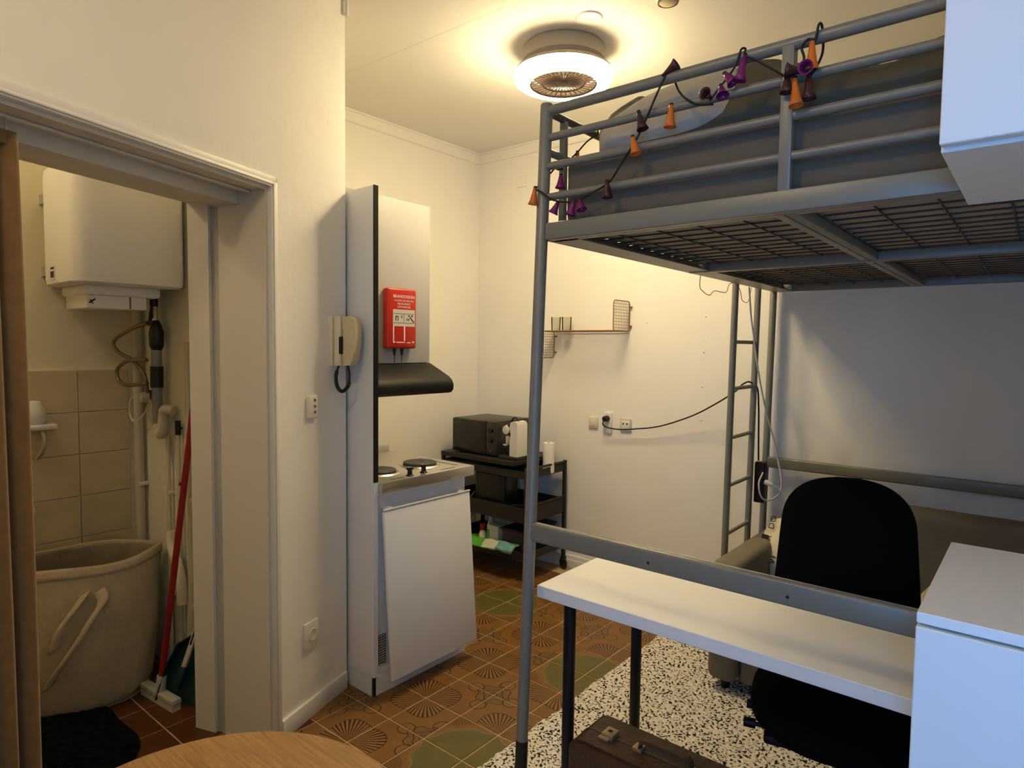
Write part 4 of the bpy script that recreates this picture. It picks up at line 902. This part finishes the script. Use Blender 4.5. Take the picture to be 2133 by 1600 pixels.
sf = thing('sofa', 'grey fabric sofa against the back wall under the loft bed', 'sofa', (-.3, 3.0, 0))
build('seat_base', MB().box(-.92, .22, 2.62, 3.36, .06, .30, .02, 3), 'sofa', sf, 40)
for (xa, xb) in ((-.905, -.35), (-.345, .215)): build('seat_cushion', noisy_box(xa, xb, 2.60, 3.22, .295, .42, .035, .004, 6, .06), 'sofa', sf, 70)
build('armrest', MB().box(-1.045, -.925, 2.58, 3.365, .06, .565, .035, 4), 'sofa', sf, 40)
build('backrest', noisy_box(-.925, .22, 3.185, 3.365, .30, .765, .04, .006, 5, .06), 'sofa', sf, 70)
for (x, y) in ((-.98, 2.64), (-.98, 3.3), (.16, 2.64), (.16, 3.3)): build('foot', MB().lathe([(.018, .016), (.024, .07)], (x, y, 0), n=12, cap=True), 'blackp', sf, 40)
# printed cushion on the sofa
Rc = Matrix.Rotation(math.radians(-18), 3, 'Z') @ Matrix.Rotation(math.radians(68), 3, 'X')
pc_ = thing('printed_cushion', 'cream cushion with black lettering leaning in the sofa corner', 'cushion', (-.80, 3.08, .43))
cc0 = Vector((-.845, 3.05, .535))
build('cover', pillow(cc0.x, cc0.y, cc0.z, .155, .14, .05, Rc), 'cush', pc_, 80)
ex, ey, ez = Rc @ Vector((1, 0, 0)), Rc @ Vector((0, 1, 0)), Rc @ Vector((0, 0, 1))
if ez.y > 0: ez = -ez
def cp(a, b): return cc0+ex*a+ey*b+ez*.051
text('lettering', 'LA VIDA', .038, cp(-.085, -.105), ey, -ex, 'ink', pc_)
text('lettering', 'DO', .042, cp(-.085, .065), ey, -ex, 'ink', pc_)
text('lettering', 'VIVA', .050, cp(-.035, -.09), ey, -ex, 'ink', pc_)
build('black_block', MB().obox(cp(-.122, -.01)-ez*.008, ex, ey, ez, .017, .045, .0015), 'ink', pc_)
single('ribbed_cushion', pillow(-.155, 2.93, .475, .17, .17, .06, Matrix.Rotation(.3, 3, 'Z')), 'wicker', 'cream ribbed cushion lying on the sofa seat', 'cushion', 80)

# ================================================================== CABINETS AT THE RIGHT, ROUND TABLE
CX0, CX1, CY0, CY1 = -.117, .24, 1.004, 1.425
lc = thing('tall_storage_cabinet', 'white storage cabinet with a flat front standing before the desk', 'cabinet', (.06, 1.2, 0))
build('carcass', MB().box(CX0, CX1, CY0+.019, CY1, .022, 1.083, .0012, 1), 'white', lc)
build('top_board', MB().box(CX0, CX1, CY0+.004, CY1, 1.084, 1.099, .0012, 1), 'white', lc)
for (a, c) in ((CX0, CX1),):
    d_ = build('cabinet_door', MB().box(a, c, CY0, CY0+.017, .03, 1.080, .0015, 1), 'white', lc)
up_ = thing('hanging_wall_cabinet', 'white wall cabinet with a flat front hanging before the loft bed', 'cabinet', (.06, 1.2, 1.71))
build('carcass', MB().box(CX0, CX1, CY0+.014, CY1-.02, 1.7085, 2.45, .0012, 1), 'white', up_)
for (a, c) in ((CX0, CX1),): build('cabinet_door', MB().box(a, c, CY0-.006, CY0+.011, 1.714, 2.448, .0015, 1), 'white', up_)
rt = thing('round_table', 'round oak-veneer table with a slim edge beside the doorway', 'table', (-1.167, .518, 0))
tx, ty, tr, tz = -1.167, .518, .394, .50
build('tabletop', MB().lathe([(0, tz), (tr-.004, tz), (tr, tz-.004), (tr, tz-.018), (tr-.006, tz-.024), (0, tz-.024)], (tx, ty, 0), n=96), 'table', rt, 30)
for i in range(3):
    a = 2*PI*i/3+.4; build('leg', MB().tube([(tx+.20*math.cos(a), ty+.20*math.sin(a), tz-.02), (tx+.27*math.cos(a), ty+.27*math.sin(a), 0)], [.017, .012], 12), 'table', rt, 40)

# ================================================================== CART IN THE CORNER
KX0, KX1, KY0, KY1 = -3.02, -2.31, 2.95, 3.35
ca = thing('kitchen_cart', 'black three-tier kitchen cart on wheels in the room corner', 'cart', (-2.68, 3.19, 0))
for (x, y) in ((KX0, KY0), (KX1, KY0), (KX0, KY1), (KX1, KY1)):
    p = build('post', MB().box(x-.011, x+.011, y-.011, y+.011, .075, .717, .003), 'cart', ca, 40)
    w_ = build('wheel', MB().lathe([(0, -.011), (.028, -.010), (.036, -.004), (.036, .004), (.028, .010), (0, .011)], (x, y, .036), (.3, 1, 0), 20), 'blackp', p, 40)
    build('wheel_fork', MB().box(x-.014, x+.014, y-.018, y+.018, .060, .080, .003), 'cart', p)
def tray(z, hgt):
    t = build('tray', MB().box(KX0, KX1, KY0, KY1, z, z+.006), 'cart', ca)
    for (a, b_, c, d) in ((KX0, KX1, KY0-.003, KY0+.003), (KX0, KX1, KY1-.003, KY1+.003), (KX0-.003, KX0+.003, KY0, KY1), (KX1-.003, KX1+.003, KY0, KY1)):
        build('tray_side', MB().box(a, b_, c, d, z, z+hgt), 'cart', t)
tray(.648, .045); tray(.375, .095); tray(.145, .050)
for z in (.707, .48): build('side_bar', MB().tube([(KX1, KY0, z), (KX1, KY1, z)], .008, 8), 'cart', ca, 40)
cbd = single('cart_board', MB().box(-3.03, -2.405, 2.935, 3.37, .735, .764, .004), 'cart', 'dark board laid across the top of the kitchen cart', 'board')
mo = thing('microwave', 'black microwave oven with two dials on the cart board', 'microwave', (-2.77, 3.14, .764))
m0, m1, n0, n1, z0, z1 = -2.968, -2.588, 2.985, 3.32, .770, .990
build('case', MB().box(m0, m1, n0+.012, n1, z0, z1, .004), 'micro', mo, 40)
build('door', MB().box(m0, m1-.082, n0-.002, n0+.014, z0+.003, z1-.003, .003), 'microg', mo, 40)
cpn = build('control_panel', MB().box(m1-.081, m1, n0, n0+.014, z0+.003, z1-.003, .003), 'micro', mo, 40)
for z in (z1-.055, z1-.120): 
    k = build('dial', MB().lathe([(0, .018), (.015, .017), (.018, 0)], (m1-.040, n0, z), (0, -1, 0), 20), 'blackp', cpn, 40)
build('open_button', MB().box(m1-.060, m1-.020, n0-.004, n0+.002, z0+.022, z0+.042, .002), 'micro', cpn)
for (x, y) in ((m0+.04, n0+.04), (m1-.04, n0+.04), (m0+.04, n1-.04), (m1-.04, n1-.04)): build('foot', MB().lathe([(.012, 0), (.012, .008)], (x, y, .763), n=10, cap=True), 'blackp', mo)
cm = thing('coffee_machine', 'silver and black capsule coffee machine beside the microwave', 'coffee machine', (-2.49, 3.04, .764))
ca0, ca1 = 2.985, 3.085
build('drip_base', MB().box(-2.565, -2.415, ca0-.005, ca1+.005, .764, .785, .006), 'micro', cm, 40)
sidep = [(-2.475, .785), (-2.415, .785), (-2.415, .985), (-2.425, 1.000), (-2.452, 1.003), (-2.470, .995), (-2.478, .96), (-2.468, .92), (-2.475, .88)]
build('body', MB().prism([(x, ca0, z) for x, z in sidep], None, (0, ca1-ca0, 0)), 'coffee', cm, 40)
build('black_core', MB().box(-2.505, -2.472, ca0+.01, ca1-.01, .785, .985, .008), 'blackp', cm, 40)
build('brew_head', MB().lathe([(0, -.05), (.026, -.046), (.031, -.03), (.031, .03), (.026, .046), (0, .05)], (-2.512, (ca0+ca1)/2, .945), (0, 1, 0), 22), 'coffee', cm, 40)
build('spout', MB().tube([(-2.520, ca0+.04, .925), (-2.522, ca0+.04, .79)], .0035, 8), 'steel', cm, 40)
build('cup_tray', MB().lathe([(0, 0), (.032, .002), (.034, .008), (0, .008)], (-2.524, ca0+.045, .842), n=20), 'coffee', cm, 40)
build('capsule_tank', MB().box(-2.512, -2.478, ca0+.004, ca0+.03, .855, .91, .004), 'steel', cm, 40)
build('lever', MB().tube(smoothpath([(-2.505, (ca0+ca1)/2, .985), (-2.49, (ca0+ca1)/2, 1.016), (-2.465, (ca0+ca1)/2, 1.020), (-2.445, (ca0+ca1)/2, 1.003)], 5), .0055, 8), 'blackp', cm, 60)
pr_ = thing('paper_roll', 'white kitchen paper roll standing on the cart', 'paper roll', (-2.405, 3.30, .654))
build('paper', MB().lathe([(.012, .654), (.036, .654), (.0365, .675), (.0365, .838), (.035, .842), (.012, .842)], (-2.398, 3.29, 0), n=28), 'paper', pr_, 40)
build('core', MB().lathe([(.012, .654), (.012, .842)], (-2.398, 3.29, 0), n=16), 'suitd', pr_)
ts = thing('toaster', 'black rounded toaster on the middle shelf of the cart', 'toaster', (-2.63, 3.08, .381))
build('body', MB().box(-2.755, -2.515, 2.985, 3.14, .40, .655, .03, 4), 'blackp', ts, 40)
build('side_plate', MB().box(-2.775, -2.750, 3.0, 3.12, .42, .63, .006), 'micro', ts, 40)
build('slot', MB().box(-2.72, -2.55, 3.045, 3.08, .650, .657), 'dark', ts)
build('foot', MB().box(-2.74, -2.53, 3.0, 3.12, .381, .405, .006), 'blackp', ts)
build('cable', MB().tube(smoothpath([(-2.770, 2.99, .50), (-2.80, 2.965, .44), (-2.79, 2.945, .36), (-2.75, 2.94, .33), (-2.72, 2.945, .37)], 6), .004, 6), 'groove', ts, 60)
kt = thing('frying_pan', 'black frying pan lying on the middle shelf of the cart', 'pan', (-2.44, 3.2, .381))
build('bowl', MB().lathe([(0, .384), (.075, .384), (.095, .425), (.097, .425), (.078, .381), (0, .381)], (-2.445, 3.27, 0), n=26), 'micro', kt, 40)
build('handle', MB().tube([(-2.46, 3.18, .418), (-2.49, 3.02, .45)], [.009, .011], 8), 'blackp', kt, 40)
bt = thing('red_capped_bottle', 'small white bottle with a red cap on the bottom shelf of the cart', 'bottle', (-2.688, 3.0, .151))
build('bottle_body', MB().lathe([(0, .151), (.022, .151), (.024, .16), (.024, .235), (.014, .255), (.014, .262)], (-2.705, 3.0, 0), n=20), 'paper', bt, 40)
build('cap', MB().lathe([(.017, .258), (.018, .262), (.018, .295), (.014, .300), (0, .300)], (-2.705, 3.0, 0), n=20), 'broomred', bt, 40)
bt2 = thing('spray_bottle', 'tall cream spray bottle behind the red-capped bottle', 'bottle', (-2.70, 3.07, .151))
build('bottle_body', MB().lathe([(0, .151), (.026, .151), (.029, .17), (.027, .27), (.014, .31), (.012, .34)], (-2.70, 3.075, 0), n=20), 'ply', bt2, 40)
build('trigger_head', MB().box(-2.715, -2.675, 3.062, 3.088, .338, .368, .006), 'ivory', bt2, 40)
cg = thing('detergent_carton', 'green and cream carton on the bottom shelf of the cart', 'carton', (-2.62, 3.03, .151))
build('box', MB().box(-2.668, -2.575, 3.0, 3.07, .151, .300, .002), 'ply', cg)
build('green_band', MB().box(-2.6685, -2.645, 2.9985, 3.05, .155, .270), 'greenbag', cg)
build('print', MB().box(-2.63, -2.585, 2.9985, 3.002, .22, .27), 'printg', cg)
gb = thing('wrapped_packet', 'green and pale plastic packet hanging over the bottom tray of the cart', 'packet', (-2.6, 2.95, .15))
def gfn(u, v):
    x = -2.80+u*.40; y = 3.02-v*.10; z = .205+.012*noise.noise(Vector((u*6, v*5, 0)))-.035*max(0, v-.6)/.4+.01*u
    if u < .12: z += .004; y -= .01*(1-u/.12)
    return Vector((x, y, z))
build('green_film', MB().grid(gfn, 30, 12), 'greenbag', gb, 80, solid=.004)
build('pale_film', MB().grid(lambda u, v: gfn(.38+u*.62, .25+v*.75)+Vector((0, -.002, .006)), 24, 10), 'ply', gb, 80, solid=.004)
build('teal_film', MB().grid(lambda u, v: gfn(.68+u*.32, .35+v*.65)+Vector((0, -.004, .011)), 14, 8), 'tealbag', gb, 80, solid=.004)
bb1 = thing('storage_bin', 'dark storage bin on the bottom shelf of the cart', 'bin', (-2.46, 3.2, .151))
build('tub', MB().box(-2.55, -2.37, 3.06, 3.40, .151, .300, .012, 3), 'micro', bb1, 40)
build('bin_rim', MB().box(-2.556, -2.364, 3.054, 3.406, .290, .304, .004), 'cart', bb1, 40)

for o_ in (cbd, mo, cm): o_.location += Vector((-.06, .08, -.018))
for o_ in (ca, ts, kt, bt, bt2, cg, gb, bb1): o_.location += Vector((-.06, .08, 0))
bb1.location += Vector((0, -.055, 0))

# ================================================================== BACK WALL: shelf, sockets, cables
sh = thing('wire_wall_shelf', 'copper wire wall shelf with one raised and one hanging basket end', 'shelf', (-2.22, 3.40, 1.55))
SA, SB_, SY0, SY1, SZ = -2.50, -1.945, 3.285, 3.470, 1.548
def rgrid(p, a, b, nx, ny, r=.0014):
    m = MB(); p, a, b = Vector(p), Vector(a), Vector(b)
    for i in range(1, nx): m.tube([p+a*i/nx, p+a*i/nx+b], r, 5)
    for j in range(1, ny): m.tube([p+b*j/ny, p+b*j/ny+a], r, 5)
    return m
def rframe(p, a, b, r=.0034, cr=.02):
    p, a, b = Vector(p), Vector(a), Vector(b); an, bn = a.normalized(), b.normalized(); pts = []
    for (c, e, f) in ((p, an, bn), (p+a, bn, -an), (p+a+b, -an, -bn), (p+b, -bn, an)):
        for k in range(5):
            t = k/4; pts.append(c+f*cr*(1-t)**2+e*cr*t**2)
    return MB().tube(pts, r, 8, closed=True)
build('shelf_frame', rframe((SA, SY0, SZ), (SB_-SA, 0, 0), (0, SY1-SY0, 0)), 'copper', sh, 50)
o = build('shelf_grid', rgrid((SA, SY0, SZ), (SB_-SA, 0, 0), (0, SY1-SY0, 0), 36, 12), 'copper', sh); o['kind'] = 'stuff'
build('end_frame', rframe((SB_, SY0, SZ), (0, SY1-SY0, 0), (0, 0, .178)), 'copper', sh, 50)
o = build('end_grid', rgrid((SB_, SY0, SZ), (0, SY1-SY0, 0), (0, 0, .178), 10, 10), 'copper', sh); o['kind'] = 'stuff'
build('end_frame', rframe((SA, SY0, SZ-.170), (0, SY1-SY0, 0), (0, 0, .170)), 'copper', sh, 50)
o = build('end_grid', rgrid((SA, SY0, SZ-.170), (0, SY1-SY0, 0), (0, 0, .170), 10, 10), 'copper', sh); o['kind'] = 'stuff'
for (x, z) in ((SB_, SZ+.145), (SB_, SZ+.03), (SA, SZ-.03), (SA, SZ-.135)): build('wall_peg', MB().lathe([(0, .018), (.006, .016), (.006, -.003)], (x+.010, YB, z), (0, -1, 0), 10), 'copper', sh, 40)
for k, (x, y) in enumerate(((-2.437, 3.40), (-2.357, 3.405))):
    g = single('drinking_glass', MB().lathe([(0, .004), (.026, .004), (.030, .088), (.032, .088), (.0285, .0), (0, 0)], (x, y, SZ+.0035), n=24), 'glass', 'clear drinking glass on the wire shelf, '+('over its hanging basket end', 'beside the other glass, away from the hanging end')[k], 'glass', 40, 'glasses on the wire shelf')
pl1 = thing('blank_plate', 'cream blank square switch plate on the back wall', 'switch', (-2.187, YB, .94))
build('plate', MB().box(-2.221, -2.153, YB-.012, YB+.002, .938, 1.008, .004), 'ivory', pl1, 40)
build('rocker', MB().box(-2.208, -2.166, YB-.0155, YB-.010, .951, .995, .003), 'ivory', pl1, 40)
s2 = thing('double_socket', 'white upright double socket with a black plug in it', 'socket', (-2.076, YB, .93))
build('plate', MB().box(-2.112, -2.050, YB-.014, YB+.002, .915, 1.045, .005), 'socket', s2, 40)
for z in (1.008, .952): build('well', MB().lathe([(.020, .0145), (.020, .008), (0, .008)], (-2.081, YB, z), (0, -1, 0), 22), 'dark', s2, 40)
dsk = thing('data_socket', 'grey framed data socket beside the double socket', 'socket', (-1.953, YB, .94))
build('plate', MB().box(-1.992, -1.916, YB-.012, YB+.002, .938, 1.016, .004), 'printg', dsk, 40)
build('insert', MB().box(-1.982, -1.926, YB-.014, YB-.008, .948, 1.006, .002), 'socket', dsk, 40)
for x in (-1.968, -1.942): build('port', MB().lathe([(0, .0145), (.006, .0145), (.006, .009)], (x, YB, .985), (0, -1, 0), 12), 'hot', dsk)
pk = thing('black_power_cord', 'black power cord running from the socket to the bed ladder', 'cable', (-2.06, 3.44, .95))
build('plug', MB().lathe([(.019, .010), (.020, .02), (.017, .045), (.010, .055), (0, .056)], (-2.081, YB-.004, 1.008), (0, -1, 0), 18), 'blackp', pk, 40)
build('cord', MB().tube(smoothpath([(-2.081, YB-.055, 1.0), (-2.082, YB-.062, .975), (-2.060, YB-.050, .958), (-1.98, YB-.045, .952), (-1.86, YB-.045, .966), (-1.70, YB-.05, .998), (-1.50, YB-.07, 1.075), (-1.34, YB-.12, 1.16), (-1.20, 3.24, 1.235), (-1.142, 3.13, 1.262), (-1.140, 3.19, 1.280), (-1.140, 3.27, 1.284), (-1.118, 3.318, 1.255), (-1.112, 3.332, 1.15), (-1.110, 3.34, 1.0), (-1.108, 3.345, .88)], 8), .0042, 8), 'cable', pk, 60)
st = thing('power_strip', 'black power strip strapped to the rear bed post', 'power strip', (-1.095, 3.36, .66))
build('bar', MB().box(-1.122, -1.070, 3.325, 3.372, .665, .875, .008, 3), 'blackp', st, 40)
for z in (.71, .77, .83): build('outlet', MB().lathe([(.017, .0015), (.017, -.004), (0, -.004)], (-1.071, 3.348, z), (1, 0, 0), 18), 'dark', st)
wc = thing('white_charger_cord', 'white charger cord looping from the power strip up the bed post', 'cable', (-1.06, 3.33, .7))
build('cord', MB().tube(smoothpath([(-1.07, 3.02, 1.735), (-1.072, 3.065, 1.60), (-1.066, 3.09, 1.51), (-1.06, 3.135, 1.38), (-1.055, 3.19, 1.26), (-1.045, 3.26, 1.12), (-1.03, 3.335, .99), (-1.02, 3.365, .90), (-1.00, 3.37, .80), (-1.00, 3.36, .735), (-1.02, 3.33, .70), (-1.045, 3.28, .695), (-1.055, 3.23, .73), (-1.062, 3.225, .79), (-1.066, 3.29, .83)], 8), .0042, 8), 'wcable', wc, 60)
build('plug', MB().tube([(-1.066, 3.335, .775), (-1.046, 3.33, .772), (-1.030, 3.33, .765)], [.014, .014, .008], 10), 'wcable', wc, 40)
build('cord', MB().tube(smoothpath([(-1.030, 3.33, .765), (-1.005, 3.35, .745), (-.985, 3.365, .70), (-.98, 3.37, .58), (-.982, 3.372, .48)], 6), .0035, 8), 'wcable', wc, 60)
single('thin_wire', MB().tube(smoothpath([(-1.088, 2.512, 1.745), (-1.09, 2.515, 1.70), (-1.09, 2.55, 1.682), (-1.09, 2.613, 1.672), (-1.09, 2.662, 1.693), (-1.09, 2.74, 1.694), (-1.09, 2.80, 1.70), (-1.09, 2.83, 1.735), (-1.088, 2.90, 1.745), (-1.09, 2.965, 1.715), (-1.09, 2.985, 1.68), (-1.09, 3.02, 1.668), (-1.09, 3.07, 1.675), (-1.09, 3.11, 1.745)], 6), .0016, 5), 'groove', 'thin brown wire sagging in loops under the end of the bed', 'wire')
